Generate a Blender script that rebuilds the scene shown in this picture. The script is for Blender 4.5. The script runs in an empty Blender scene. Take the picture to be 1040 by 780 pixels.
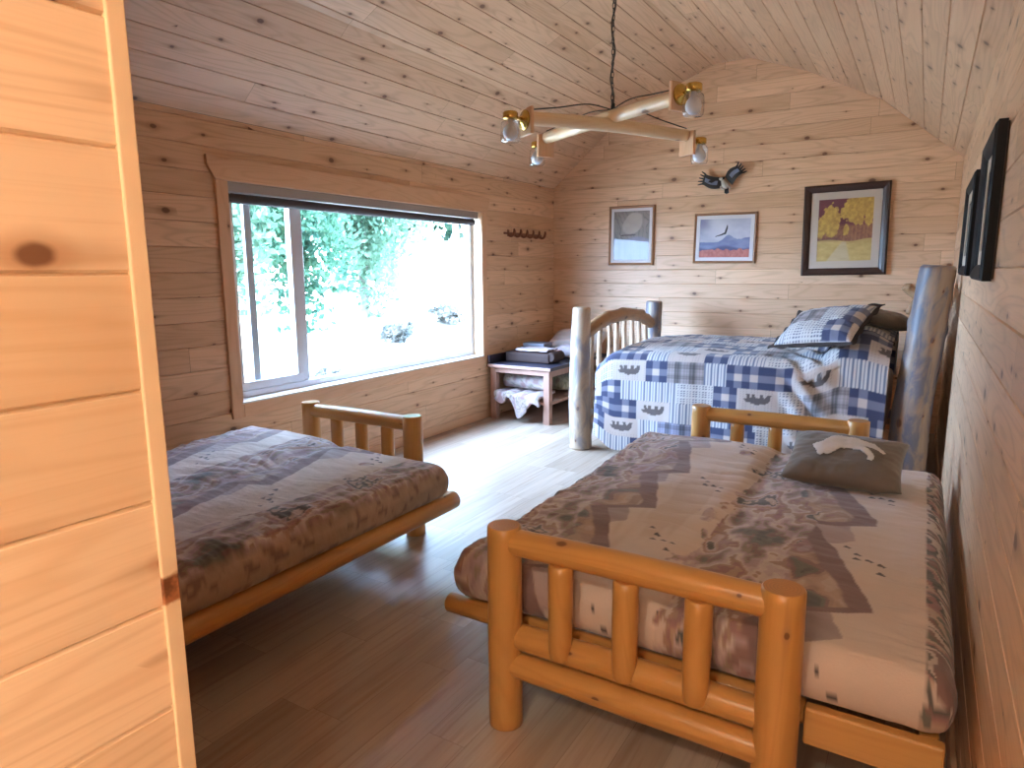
import bpy, bmesh, math, random
import numpy as np
from mathutils import Vector, Matrix

random.seed(7)
RNG = np.random.default_rng(7)
SC = bpy.context.scene
COL = SC.collection
PI = math.pi

# ------------------------------------------------------------------ scene linking helpers
def root_loc(o):
    while o.parent is not None:
        o = o.parent
    return np.array(o.location)

def new(name, V, F, mat, parent=None, smooth=True, uv=None, col=None, loc=None):
    """Link ONE mesh object. V is in world coordinates (before any later move of the thing)."""
    V = np.asarray(V, float)
    off = np.zeros(3)
    if parent is not None:
        off = root_loc(parent)
    elif loc is not None:
        off = np.asarray(loc, float)
    me = bpy.data.meshes.new(name)
    me.from_pydata((V - off).tolist(), [], [tuple(int(i) for i in f) for f in F])
    if uv is not None:
        lay = me.uv_layers.new(name='UVMap')
        li = np.empty(len(me.loops), dtype=np.int32)
        me.loops.foreach_get('vertex_index', li)
        lay.data.foreach_set('uv', np.asarray(uv, np.float32)[li].ravel())
    if col is not None:
        a = me.color_attributes.new('Col', 'FLOAT_COLOR', 'POINT')
        c = np.ones((len(V), 4), np.float32)
        c[:, :3] = col
        a.data.foreach_set('color', c.ravel())
    if smooth:
        me.polygons.foreach_set('use_smooth', np.ones(len(me.polygons), dtype=bool))
    me.validate()
    me.update()
    o = bpy.data.objects.new(name, me)
    COL.objects.link(o)
    if mat is not None:
        me.materials.append(mat)
    if parent is not None:
        o.parent = parent
    elif loc is not None:
        o.location = loc
    return o

def tag(o, label, cat, group=None):
    o['label'] = label
    o['category'] = cat
    if group:
        o['group'] = group
    return o

def thing(name, label, cat, loc=(0, 0, 0), group=None):
    o = bpy.data.objects.new(name, None)
    o.empty_display_size = 0.1
    COL.objects.link(o)
    o.location = loc
    return tag(o, label, cat, group)

def struct(o):
    o['kind'] = 'structure'
    return o

def bevel(o, w=0.003, seg=2):
    m = o.modifiers.new('bevel', 'BEVEL')
    m.width = w
    m.segments = seg
    m.limit_method = 'ANGLE'
    return o

# ------------------------------------------------------------------ noise (numpy)
def _h(ix, iy, iz, s):
    n = (ix * 374761393 + iy * 668265263 + iz * 2147483647 + s * 974634777) & 0xffffffff
    n = ((n ^ (n >> 13)) * 1274126177) & 0xffffffff
    n = n ^ (n >> 16)
    return (n & 0xffff) / 65535.0

def vnoise(x, y, z=0.0, s=0):
    x, y, z = np.broadcast_arrays(np.asarray(x, float), np.asarray(y, float), np.asarray(z, float))
    ix, iy, iz = (np.floor(v).astype(np.int64) for v in (x, y, z))
    fx, fy, fz = x - ix, y - iy, z - iz
    fx, fy, fz = (f * f * (3 - 2 * f) for f in (fx, fy, fz))
    r = 0
    for a in (0, 1):
        for b in (0, 1):
            for c in (0, 1):
                w = (fx if a else 1 - fx) * (fy if b else 1 - fy) * (fz if c else 1 - fz)
                r = r + w * _h(ix + a, iy + b, iz + c, s)
    return r

def fbm(x, y, z=0.0, s=0, o=4):
    r, a, t = 0, 0.5, 0
    for k in range(o):
        r = r + a * vnoise(np.asarray(x) * 2 ** k, np.asarray(y) * 2 ** k, np.asarray(z) * 2 ** k, s + k * 17)
        t += a
        a *= 0.5
    return r / t

def sstep(a, b, x):
    t = np.clip((np.asarray(x, float) - a) / (b - a), 0, 1)
    return t * t * (3 - 2 * t)

def hash1(i, j, s=0):
    i, j = np.broadcast_arrays(np.asarray(i).astype(np.int64), np.asarray(j).astype(np.int64))
    return _h(i, j, np.zeros_like(i), s)

# ------------------------------------------------------------------ shape builders -> (V, F, UV)
def join(*parts):
    V, F, U, n = [], [], [], 0
    for p in parts:
        v, f, u = p
        v = np.asarray(v, float)
        V.append(v)
        U.append(np.zeros((len(v), 2)) if u is None else np.asarray(u, float))
        F.extend([tuple(int(i) + n for i in q) for q in f])
        n += len(v)
    return np.vstack(V), F, np.vstack(U)

def box(lo, hi):
    x0, y0, z0 = lo
    x1, y1, z1 = hi
    V = [(x0, y0, z0), (x1, y0, z0), (x1, y1, z0), (x0, y1, z0), (x0, y0, z1), (x1, y0, z1), (x1, y1, z1), (x0, y1, z1)]
    F = [(0, 3, 2, 1), (4, 5, 6, 7), (0, 1, 5, 4), (1, 2, 6, 5), (2, 3, 7, 6), (3, 0, 4, 7)]
    return np.array(V, float), F, None

def prism(poly, axis, a, b):
    """Extrude a polygon (list of 2D points) along an axis (0,1,2) from a to b."""
    n = len(poly)
    V = []
    for t in (a, b):
        for p, q in poly:
            V.append((t, p, q) if axis == 0 else (p, t, q) if axis == 1 else (p, q, t))
    F = [tuple(range(n - 1, -1, -1)), tuple(range(n, 2 * n))]
    F += [(i, (i + 1) % n, n + (i + 1) % n, n + i) for i in range(n)]
    return np.array(V, float), F, None

def spline(P, n):
    P = np.asarray(P, float)
    if len(P) == 2:
        t = np.linspace(0, 1, n)[:, None]
        return P[0] * (1 - t) + P[1] * t
    k = len(P)
    out = []
    for t in np.linspace(0, k - 1, n):
        i = min(int(t), k - 2)
        f = t - i
        p0, p1, p2, p3 = P[max(i - 1, 0)], P[i], P[i + 1], P[min(i + 2, k - 1)]
        out.append(0.5 * (2 * p1 + (p2 - p0) * f + (2 * p0 - 5 * p1 + 4 * p2 - p3) * f * f + (3 * p1 - p0 - 3 * p2 + p3) * f ** 3))
    return np.array(out)

def tube(P, R, n=20, rings=8, lump=0.0, seed=0, chamfer=0.0, knobs=(), closed_caps=True, freq=6.0):
    """Log or rod along the points P with radii R. knobs: (t, angle, height, width) bumps where branches were cut."""
    P = np.asarray(P, float)
    C = spline(P, rings)
    R = np.interp(np.linspace(0, 1, rings), np.linspace(0, 1, len(np.atleast_1d(R))), np.atleast_1d(R))
    T = np.gradient(C, axis=0)
    T /= np.linalg.norm(T, axis=1)[:, None]
    up = np.array([0, 0, 1.0]) if abs(T[0][2]) < 0.8 else np.array([1.0, 0, 0])
    A = np.cross(T[0], up)
    A /= np.linalg.norm(A)
    L = np.concatenate([[0], np.cumsum(np.linalg.norm(np.diff(C, axis=0), axis=1))])
    tot = L[-1]
    rows = []
    ch = chamfer
    if closed_caps and ch > 0:
        rows.append((C[0], T[0], R[0] - ch, 0.0))
        rows.append((C[0] + T[0] * ch, T[0], R[0], ch))
        for i in range(1, rings - 1):
            rows.append((C[i], T[i], R[i], L[i]))
        rows.append((C[-1] - T[-1] * ch, T[-1], R[-1], tot - ch))
        rows.append((C[-1], T[-1], R[-1] - ch, tot))
    else:
        for i in range(rings):
            rows.append((C[i], T[i], R[i], L[i]))
    V, U = [], []
    th = np.linspace(0, 2 * PI, n + 1)
    for (c, t, r, l) in rows:
        A = A - t * np.dot(A, t)
        A /= np.linalg.norm(A)
        B = np.cross(t, A)
        rr = np.full(n + 1, r)
        if lump > 0:
            rr = rr * (1 + lump * (fbm(np.cos(th) * 1.3 + 5, np.sin(th) * 1.3 + 5, l * freq, seed, 3) - 0.5) * 2)
        for (kt, ka, kh, kw) in knobs:
            d2 = ((l - kt * tot) / kw) ** 2 + (((th - ka + PI) % (2 * PI) - PI) * r / kw) ** 2
            rr = rr + kh * np.exp(-d2)
        rr[-1] = rr[0]
        V.append(c + np.outer(np.cos(th) * rr, A) + np.outer(np.sin(th) * rr, B))
        U.append(np.stack([np.full(n + 1, l), th * r], 1))
    m = len(rows)
    V, U = np.vstack(V), np.vstack(U)
    F = []
    s = n + 1
    for i in range(m - 1):
        for j in range(n):
            F.append((i * s + j, i * s + j + 1, (i + 1) * s + j + 1, (i + 1) * s + j))
    if closed_caps:
        # separate cap rings so that the end grain has a crisp edge
        for i, flip in ((0, True), (m - 1, False)):
            b = len(V)
            ring = V[i * s:i * s + n]
            cen = ring.mean(0)
            V = np.vstack([V, ring, cen[None]])
            d = ring - cen
            U = np.vstack([U, np.stack([np.full(n, 90.0), np.linalg.norm(d, axis=1)], 1), [[90.0, 0.0]]])
            for j in range(n):
                q = (b + j, b + (j + 1) % n, b + n)
                F.append(q[::-1] if flip else q)
    return V, F, U

def lathe(profile, c, n=24, axis=2):
    """profile: list of (r, h). Revolved about an axis through c."""
    V, F = [], []
    th = np.linspace(0, 2 * PI, n, endpoint=False)
    for r, h in profile:
        for t in th:
            p = (r * math.cos(t), r * math.sin(t), h)
            if axis == 0:
                p = (h, p[0], p[1])
            elif axis == 1:
                p = (p[1], h, p[0])
            V.append(p)
    m = len(profile)
    for i in range(m - 1):
        for j in range(n):
            F.append((i * n + j, i * n + (j + 1) % n, (i + 1) * n + (j + 1) % n, (i + 1) * n + j))
    if profile[0][0] > 1e-6:
        F.append(tuple(range(n - 1, -1, -1)))
    if profile[-1][0] > 1e-6:
        F.append(tuple(range((m - 1) * n, m * n)))
    return np.array(V) + np.asarray(c, float), F, None

def weld(V, F, d=1e-5):
    k = np.round(np.asarray(V) / d).astype(np.int64)
    _, first, inv = np.unique(k, axis=0, return_index=True, return_inverse=True)
    inv = inv.ravel()
    F2 = []
    for f in F:
        g = [int(inv[i]) for i in f]
        h = [g[i] for i in range(len(g)) if g[i] != g[i - 1]]
        if len(set(h)) >= 3:
            F2.append(tuple(h))
    return np.asarray(V)[first], F2

def rbox(lo, hi, r, step):
    """Rounded box as a dense welded grid. step: (sx, sy, sz) grid spacing."""
    lo, hi = np.asarray(lo, float), np.asarray(hi, float)
    n = [max(4, int(round((hi[i] - lo[i]) / step[i]))) for i in range(3)]
    V, F = [], []
    for ax in range(3):
        a, b = [(1, 2), (2, 0), (0, 1)][ax]
        for sgn in (0, 1):
            ga, gb = np.linspace(lo[a], hi[a], n[a] + 1), np.linspace(lo[b], hi[b], n[b] + 1)
            A, B = np.meshgrid(ga, gb, indexing='ij')
            P = np.zeros(A.shape + (3,))
            P[..., a], P[..., b] = A, B
            P[..., ax] = hi[ax] if sgn else lo[ax]
            base = sum(len(v) for v in V)
            V.append(P.reshape(-1, 3))
            nb = n[b] + 1
            for i in range(n[a]):
                for j in range(n[b]):
                    q = (base + i * nb + j, base + (i + 1) * nb + j, base + (i + 1) * nb + j + 1, base + i * nb + j + 1)
                    F.append(q if sgn else q[::-1])
    V = np.vstack(V)
    V, F = weld(V, F)
    inner = np.clip(V, lo + r, hi - r)
    d = V - inner
    L = np.linalg.norm(d, axis=1)
    L[L < 1e-9] = 1
    far = np.max(np.abs(d), axis=1)
    V = np.where((far > 1e-9)[:, None], inner + d / L[:, None] * r, V)
    return V, F

def grid_faces(nu, nv, flip=False):
    F = []
    for i in range(nu - 1):
        for j in range(nv - 1):
            q = (i * nv + j, (i + 1) * nv + j, (i + 1) * nv + j + 1, i * nv + j + 1)
            F.append(q[::-1] if flip else q)
    return F

def in_poly(x, y, poly):
    x, y = np.asarray(x, float), np.asarray(y, float)
    r = np.zeros(x.shape, bool)
    n = len(poly)
    for i in range(n):
        x0, y0 = poly[i]
        x1, y1 = poly[(i + 1) % n]
        if y0 == y1:
            continue
        c = ((y0 > y) != (y1 > y)) & (x < (x1 - x0) * (y - y0) / (y1 - y0) + x0)
        r ^= c
    return r

# ------------------------------------------------------------------ materials
class G:
    def __init__(s, name):
        s.mat = bpy.data.materials.new(name)
        s.mat.use_nodes = True
        s.nt = s.mat.node_tree
        s.nt.nodes.clear()
        s.out = s.nt.nodes.new('ShaderNodeOutputMaterial')
    def n(s, t, **kw):
        nd = s.nt.nodes.new(t)
        for k, v in kw.items():
            setattr(nd, k, v)
        return nd
    def put(s, sock, v):
        if isinstance(v, bpy.types.NodeSocket):
            s.nt.links.new(v, sock)
        elif v is not None:
            if isinstance(v, (tuple, list)) and len(v) == 3 and sock.type == 'RGBA':
                v = (*v, 1)
            sock.default_value = v
    def m(s, op, a, b=None, c=None, clamp=False):
        nd = s.n('ShaderNodeMath', operation=op, use_clamp=clamp)
        for i, v in enumerate((a, b, c)):
            if v is not None:
                s.put(nd.inputs[i], v)
        return nd.outputs[0]
    def xyz(s, x=0, y=0, z=0):
        nd = s.n('ShaderNodeCombineXYZ')
        for i, v in enumerate((x, y, z)):
            s.put(nd.inputs[i], v)
        return nd.outputs[0]
    def sep(s, v):
        nd = s.n('ShaderNodeSeparateXYZ')
        s.put(nd.inputs[0], v)
        return nd.outputs[0], nd.outputs[1], nd.outputs[2]
    def mix(s, f, a, b, mode='MIX'):
        nd = s.n('ShaderNodeMix', data_type='RGBA', blend_type=mode)
        s.put(nd.inputs[0], f)
        s.put(nd.inputs[6], a)
        s.put(nd.inputs[7], b)
        return nd.outputs[2]
    def noise(s, vec, scale=1, detail=3, rough=0.5, dist=0.0):
        nd = s.n('ShaderNodeTexNoise')
        s.put(nd.inputs['Vector'], vec)
        nd.inputs['Scale'].default_value = scale
        nd.inputs['Detail'].default_value = detail
        nd.inputs['Roughness'].default_value = rough
        nd.inputs['Distortion'].default_value = dist
        return nd.outputs[0]
    def white(s, vec):
        nd = s.n('ShaderNodeTexWhiteNoise', noise_dimensions='3D')
        s.put(nd.inputs['Vector'], vec)
        return nd.outputs['Value'], nd.outputs['Color']
    def vor(s, vec, scale=1, rand=1.0):
        nd = s.n('ShaderNodeTexVoronoi')
        s.put(nd.inputs['Vector'], vec)
        nd.inputs['Scale'].default_value = scale
        nd.inputs['Randomness'].default_value = rand
        return nd
    def ss(s, x, a, b):
        nd = s.n('ShaderNodeMapRange', interpolation_type='SMOOTHSTEP')
        s.put(nd.inputs[0], x)
        s.put(nd.inputs[1], a)
        s.put(nd.inputs[2], b)
        return nd.outputs[0]
    def ramp(s, f, stops, interp='LINEAR'):
        nd = s.n('ShaderNodeValToRGB')
        nd.color_ramp.interpolation = interp
        e = nd.color_ramp.elements
        while len(e) < len(stops):
            e.new(0.5)
        for i, (p, c) in enumerate(stops):
            e[i].position = p
            e[i].color = (*c, 1)
        s.put(nd.inputs[0], f)
        return nd.outputs[0]
    def bump(s, h, strength=0.3, dist=0.01):
        nd = s.n('ShaderNodeBump')
        nd.inputs['Strength'].default_value = strength
        nd.inputs['Distance'].default_value = dist
        s.put(nd.inputs['Height'], h)
        return nd.outputs[0]
    def bsdf(s, col, rough=0.5, normal=None, **kw):
        nd = s.n('ShaderNodeBsdfPrincipled')
        s.put(nd.inputs['Base Color'], col)
        s.put(nd.inputs['Roughness'], rough)
        if normal is not None:
            s.put(nd.inputs['Normal'], normal)
        for k, v in kw.items():
            s.put(nd.inputs[k.replace('_', ' ')], v)
        s.nt.links.new(nd.outputs[0], s.out.inputs['Surface'])
        return nd
    def uv(s):
        return s.n('ShaderNodeTexCoord').outputs['UV']
    def obj(s):
        return s.n('ShaderNodeTexCoord').outputs['Object']
    def attr(s):
        return s.n('ShaderNodeAttribute', attribute_name='Col').outputs['Color']

def wood_core(g, u, v, row, bid, w, base, dark, knot_cells=0.42, knot_prob=0.5, grain=0.5, pitch=None):
    """Pine figure: growth-ring lines, fine grain and knots. u along the board, v across it (metres)."""
    off = g.m('MULTIPLY', bid, 57.0)
    nv = g.xyz(g.m('ADD', g.m('MULTIPLY', u, 0.9), off), g.m('MULTIPLY', v, 9.0), off)
    cont = g.noise(nv, 1.0, 1, 0.4, 0.2)
    ring = g.m('PINGPONG', g.m('MULTIPLY', cont, 22.0), 1.0)
    ring = g.ss(ring, 0.45, 1.0)
    fine = g.noise(g.xyz(g.m('ADD', g.m('MULTIPLY', u, 3.0), off), g.m('MULTIPLY', v, 160.0), off), 1.0, 3, 0.6)
    blot = g.noise(g.xyz(g.m('ADD', g.m('MULTIPLY', u, 1.6), off), g.m('MULTIPLY', v, 7.0), off), 1.0, 3, 0.55)
    c = g.mix(g.m('MULTIPLY', ring, 0.34 * grain), base, dark)
    c = g.mix(g.m('MULTIPLY', g.ss(fine, 0.45, 0.8), 0.3 * grain), c, dark)
    c = g.mix(g.m('MULTIPLY', g.ss(blot, 0.5, 0.8), 0.4 * grain), c, dark)
    # knots: one cell per knot_cells x board width
    ku = g.m('ADD', g.m('DIVIDE', u, knot_cells), g.m('MULTIPLY', row, 3.77))
    kv = g.m('DIVIDE', v, w)
    vo = g.vor(g.xyz(ku, g.m('SUBTRACT', kv, 0.0), 0.0), 1.0, 0.55)
    vx, vy, vz = g.sep(vo.outputs['Position'])
    r1, _ = g.white(g.xyz(g.m('ADD', vx, 3.1), vy, 0.5))
    wob = g.noise(g.xyz(g.m('MULTIPLY', u, 30.0), g.m('MULTIPLY', v, 45.0), off), 1.0, 2, 0.5)
    dx = g.m('MULTIPLY', g.m('SUBTRACT', ku, vx), knot_cells * 0.72)
    dy = g.m('MULTIPLY', g.m('SUBTRACT', kv, vy), w * 1.1)
    dist = g.m('SQRT', g.m('ADD', g.m('MULTIPLY', dx, dx), g.m('MULTIPLY', dy, dy)))
    dist = g.m('ADD', dist, g.m('MULTIPLY', g.m('SUBTRACT', wob, 0.5), 0.008))
    rad = g.m('MULTIPLY', g.m('SUBTRACT', r1, 1.0 - knot_prob), 0.019 / max(knot_prob, 0.01))
    rad = g.m('MULTIPLY', g.m('MAXIMUM', rad, 0.0), g.m('ADD', 0.35, g.m('MULTIPLY', 0.75, g.m('FRACT', g.m('MULTIPLY', r1, 37.0)))))
    rad = g.m('ADD', rad, g.m('MULTIPLY', g.m('GREATER_THAN', r1, 1.0 - knot_prob), 0.003))
    halo = g.m('SUBTRACT', 1.0, g.ss(dist, g.m('MULTIPLY', rad, 0.9), g.m('ADD', g.m('MULTIPLY', rad, 2.3), 0.001)))
    halo = g.m('MULTIPLY', halo, g.m('GREATER_THAN', rad, 0.0005))
    core = g.m('MULTIPLY', g.m('GREATER_THAN', rad, 0.0005), g.m('SUBTRACT', 1.0, g.ss(dist, g.m('MULTIPLY', rad, 0.55), g.m('ADD', g.m('MULTIPLY', rad, 1.05), 0.0005))))
    c = g.mix(g.m('MULTIPLY', halo, 0.42), c, (0.38, 0.20, 0.10))
    sx2, sy2 = g.m('MULTIPLY', dx, 0.28), g.m('MULTIPLY', dy, 1.25)
    d2 = g.m('ADD', g.m('SQRT', g.m('ADD', g.m('MULTIPLY', sx2, sx2), g.m('MULTIPLY', sy2, sy2))), g.m('MULTIPLY', g.m('SUBTRACT', blot, 0.5), 0.016))
    smear = g.m('MULTIPLY', g.m('SUBTRACT', 1.0, g.ss(d2, 0.002, g.m('ADD', g.m('MULTIPLY', rad, 1.9), 0.003))), g.m('GREATER_THAN', rad, 0.004))
    c = g.mix(g.m('MULTIPLY', smear, 0.45), c, (0.34, 0.17, 0.08))
    c = g.mix(g.m('MULTIPLY', core, 0.85), c, (0.12, 0.045, 0.02))
    return c, fine

PINE = (0.75, 0.49, 0.31)
PINE_D = (0.40, 0.225, 0.115)

def pine_boards(name, w=0.132, seed=0.0, base=PINE, dark=PINE_D, rough=0.42, blen=2.3):
    g = G(name)
    u, v, _ = g.sep(g.uv())
    row = g.m('FLOOR', g.m('DIVIDE', v, w))
    rr, _ = g.white(g.xyz(row, seed + 0.5, 1.5))
    seg = g.m('FLOOR', g.m('DIVIDE', g.m('ADD', u, g.m('MULTIPLY', rr, 9.0)), blen))
    bid, bc = g.white(g.xyz(row, seg, seed + 2.5))
    b2, _ = g.white(g.xyz(row, seg, seed + 7.5))
    tone = g.ramp(bid, [(0.0, tuple(c * f for c, f in zip(base, (0.88, 0.84, 0.80)))), (0.35, tuple(c * 0.96 for c in base)),
                        (0.7, base), (1.0, tuple(min(1, c * f) for c, f in zip(base, (1.08, 1.1, 1.12))))])
    c, fine = wood_core(g, u, v, g.m('ADD', row, g.m('MULTIPLY', seg, 0.37)), b2, w, tone, dark, 0.40, 0.66, 0.8)
    # butt joint between two lengths of board
    fr = g.m('FRACT', g.m('DIVIDE', g.m('ADD', u, g.m('MULTIPLY', rr, 9.0)), blen))
    joint = g.m('LESS_THAN', g.m('MULTIPLY', fr, blen), 0.0025)
    c = g.mix(g.m('MULTIPLY', joint, 0.7), c, (0.2, 0.1, 0.05))
    g.bsdf(c, rough, g.bump(fine, 0.08, 0.002), Specular_IOR_Level=0.45)
    return g.mat

def pine_trim(name, axis, base=(0.70, 0.43, 0.26), dark=(0.48, 0.25, 0.12), seed=0.0, knot_prob=0.22, rough=0.42):
    g = G(name)
    x, y, z = g.sep(g.obj())
    u, v, t = [(x, y, z), (y, z, x), (z, x, y)][axis]
    vv = g.m('ADD', g.m('ADD', v, g.m('MULTIPLY', t, 0.83)), 3.0 + seed)
    c, fine = wood_core(g, u, vv, seed + 0.3, seed * 0.11 + 0.2, 0.16, base, dark, 0.6, knot_prob, 0.6)
    g.bsdf(c, rough, g.bump(fine, 0.06, 0.002))
    return g.mat

def log_wood(name, base, dark, seed=0.0, rough=0.33, knot_prob=0.25, stain=None, stain_amt=0.0, end=(0.5, 0.22, 0.06), knot_cells=0.35, fade=None):
    g = G(name)
    u, v, _ = g.sep(g.uv())
    oi = g.n('ShaderNodeObjectInfo').outputs['Random']
    bid = g.m('ADD', g.m('MULTIPLY', oi, 3.0), seed)
    c, fine = wood_core(g, u, g.m('ADD', v, g.m('MULTIPLY', oi, 2.0)), bid, bid, 0.13, base, dark, knot_cells, knot_prob, 0.55)
    if stain:
        st = g.noise(g.xyz(g.m('MULTIPLY', u, 4.0), g.m('MULTIPLY', v, 11.0), bid), 1.0, 4, 0.6, 0.6)
        c = g.mix(g.m('MULTIPLY', g.ss(st, 0.42, 0.62), stain_amt), c, stain)
    # end grain: rings on the cap faces (their u coordinate is 90)
    isend = g.m('GREATER_THAN', u, 80.0)
    rng = g.m('FRACT', g.m('MULTIPLY', v, 130.0))
    ec = g.mix(g.m('MULTIPLY', g.ss(rng, 0.3, 1.0), 0.35), end, tuple(e * 0.55 for e in end))
    c = g.mix(isend, c, ec)
    g.bsdf(c, rough, g.bump(fine, 0.1, 0.003), Specular_IOR_Level=0.5)
    return g.mat

def plain(name, col, rough=0.6, noise_amt=0.12, scale=30.0, metallic=0.0, bump=0.0, **kw):
    g = G(name)
    nz = g.noise(g.obj(), scale, 4, 0.6)
    c = g.mix(g.m('MULTIPLY', nz, noise_amt * 2), col, tuple(x * 0.55 for x in col))
    g.bsdf(c, rough, g.bump(nz, bump, 0.004) if bump else None, Metallic=metallic, **kw)
    return g.mat

def painted(name, rough=0.85, weave=350.0, bump=0.15, coat=0.0, sheen=0.2):
    """Printed cloth or paper: the print is the mesh's own colour attribute."""
    g = G(name)
    c = g.attr()
    nz = g.noise(g.obj(), weave, 2, 0.5)
    big = g.noise(g.obj(), 28.0, 3, 0.55)
    c = g.mix(g.m('MULTIPLY', nz, 0.18), c, (0.25, 0.22, 0.2))
    nd = g.bsdf(c, rough, g.bump(g.m('ADD', g.m('MULTIPLY', nz, 0.15), big), bump, 0.01) if bump else None)
    if coat:
        nd.inputs['Coat Weight'].default_value = coat
        nd.inputs['Coat Roughness'].default_value = 0.02
    else:
        nd.inputs['Sheen Weight'].default_value = sheen
    return g.mat

def glassy(name, tint=(1, 1, 1), gloss=1.0, ior=1.45):
    g = G(name)
    fr = g.n('ShaderNodeLayerWeight')
    fr.inputs['Blend'].default_value = 0.5
    f0 = ((ior - 1) / (ior + 1)) ** 2
    fres = g.m('ADD', f0, g.m('MULTIPLY', g.m('POWER', fr.outputs['Facing'], 5.0), 1 - f0))
    tr = g.n('ShaderNodeBsdfTransparent')
    tr.inputs['Color'].default_value = (*tint, 1)
    gl = g.n('ShaderNodeBsdfGlossy')
    gl.inputs['Roughness'].default_value = 0.03
    mx = g.n('ShaderNodeMixShader')
    g.put(mx.inputs[0], g.m('MULTIPLY', fres, gloss, None, True))
    g.nt.links.new(tr.outputs[0], mx.inputs[1])
    g.nt.links.new(gl.outputs[0], mx.inputs[2])
    g.nt.links.new(mx.outputs[0], g.out.inputs['Surface'])
    return g.mat

def emitter(name, col, strength):
    g = G(name)
    e = g.n('ShaderNodeEmission')
    e.inputs['Color'].default_value = (*col, 1)
    e.inputs['Strength'].default_value = strength
    g.nt.links.new(e.outputs[0], g.out.inputs['Surface'])
    return g.mat

M = {}
M['wall_left'] = pine_boards('pine_boards_left', seed=1.0)
M['wall_back'] = pine_boards('pine_boards_back', seed=4.0)
M['wall_right'] = pine_boards('pine_boards_right', seed=9.0)
M['ceiling'] = pine_boards('pine_boards_ceiling', seed=15.0, base=(0.72, 0.475, 0.305))
M['partition'] = pine_boards('pine_boards_partition', seed=23.0, base=(0.74, 0.565, 0.375), dark=(0.50, 0.30, 0.15), blen=3.5)
for i, a in enumerate('xyz'):
    M['trim_' + a] = pine_trim('pine_trim_' + a, i, seed=1.0 + i)
    M['pale_' + a] = pine_trim('pine_pale_' + a, i, base=(0.74, 0.53, 0.30), dark=(0.56, 0.34, 0.16), seed=5.0 + i, knot_prob=0.3)
M['honey'] = log_wood('honey_log', (0.54, 0.275, 0.080), (0.36, 0.145, 0.035), 1.0, 0.3, 0.3, end=(0.50, 0.23, 0.07))
M['rustic_pale'] = log_wood('rustic_log_pale', (0.54, 0.42, 0.31), (0.34, 0.22, 0.13), 2.0, 0.5, 0.7, stain=(0.20, 0.20, 0.23), stain_amt=0.7, end=(0.55, 0.38, 0.22))
M['rustic_tan'] = log_wood('rustic_log_tan', (0.47, 0.27, 0.13), (0.28, 0.13, 0.055), 3.0, 0.45, 0.5, stain=(0.2, 0.12, 0.08), stain_amt=0.35, end=(0.5, 0.33, 0.18))
M['rustic_grey'] = log_wood('rustic_log_grey', (0.36, 0.28, 0.22), (0.30, 0.17, 0.08), 4.0, 0.45, 0.8, stain=(0.12, 0.14, 0.21), stain_amt=0.85, end=(0.42, 0.27, 0.15))
M['spindle'] = log_wood('spindle_stick', (0.60, 0.43, 0.29), (0.34, 0.19, 0.10), 5.0, 0.45, 0.7, stain=(0.25, 0.14, 0.08), stain_amt=0.45)
M['lamp_log'] = log_wood('lamp_log', (0.74, 0.56, 0.36), (0.6, 0.38, 0.2), 6.0, 0.3, 0.1, end=(0.5, 0.26, 0.12))
M['table_wood'] = pine_trim('table_wood', 2, base=(0.42, 0.24, 0.18), dark=(0.26, 0.13, 0.09), seed=9.0, knot_prob=0.05)
M['table_wood_x'] = pine_trim('table_wood_x', 0, base=(0.42, 0.24, 0.18), dark=(0.26, 0.13, 0.09), seed=10.0, knot_prob=0.05)
M['table_top'] = plain('table_top_dark', (0.045, 0.04, 0.06), 0.28, 0.2, 14)
M['vinyl'] = plain('vinyl_white', (0.62, 0.6, 0.62), 0.4, 0.04, 20)
M['sill'] = plain('sill_daylit_white', (0.78, 0.74, 0.7), 0.4, 0.05, 20)  # brightness of daylight on the wood sill put into the colour
M['jamb'] = pine_trim('jamb_pine', 2, base=(0.7, 0.5, 0.33), dark=(0.5, 0.3, 0.16), seed=14.0)
M['blind_rail'] = plain('blind_rail', (0.36, 0.31, 0.28), 0.5, 0.05, 15)
M['blind_cloth'] = plain('blind_cloth', (0.085, 0.07, 0.075), 0.8, 0.15, 60)
M['glass'] = glassy('window_glass', (0.96, 0.985, 0.985))
M['jar_glass'] = glassy('jar_glass', (0.93, 0.94, 0.96), 2.2)
M['frost'] = plain('frosted_bulb', (0.78, 0.79, 0.84), 0.35, 0.1, 90, bump=0.2)
M['brass'] = plain('brass', (0.62, 0.40, 0.10), 0.22, 0.08, 25, metallic=1.0)
M['iron'] = plain('black_iron', (0.02, 0.018, 0.017), 0.5, 0.2, 40)
M['cable'] = plain('dark_cable', (0.05, 0.04, 0.03), 0.6, 0.2, 40)
M['black_frame'] = plain('black_frame', (0.008, 0.008, 0.010), 0.55, 0.2, 30, Specular_IOR_Level=0.15)
M['walnut'] = pine_trim('walnut_frame', 0, base=(0.045, 0.018, 0.012), dark=(0.022, 0.009, 0.006), seed=17.0, knot_prob=0.0, rough=0.4)
M['oak_frame'] = pine_trim('oak_frame', 0, base=(0.33, 0.16, 0.075), dark=(0.2, 0.09, 0.04), seed=18.0, knot_prob=0.0, rough=0.35)
M['mat_grey'] = plain('mat_board', (0.54, 0.45, 0.37), 0.8, 0.04, 60)
M['mat_white'] = plain('mat_white', (0.66, 0.63, 0.64), 0.75, 0.04, 60)
M['print'] = painted('art_print', 0.55, 300, 0.0, coat=0.4)
M['futon_cloth'] = painted('futon_cloth', 0.85, 420, 0.25)
M['quilt_cloth'] = painted('quilt_cloth', 0.9, 380, 0.3)
M['brown_cloth'] = plain('brown_cloth', (0.16, 0.125, 0.095), 0.75, 0.25, 40, bump=0.3, Sheen_Weight=0.3)
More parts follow.
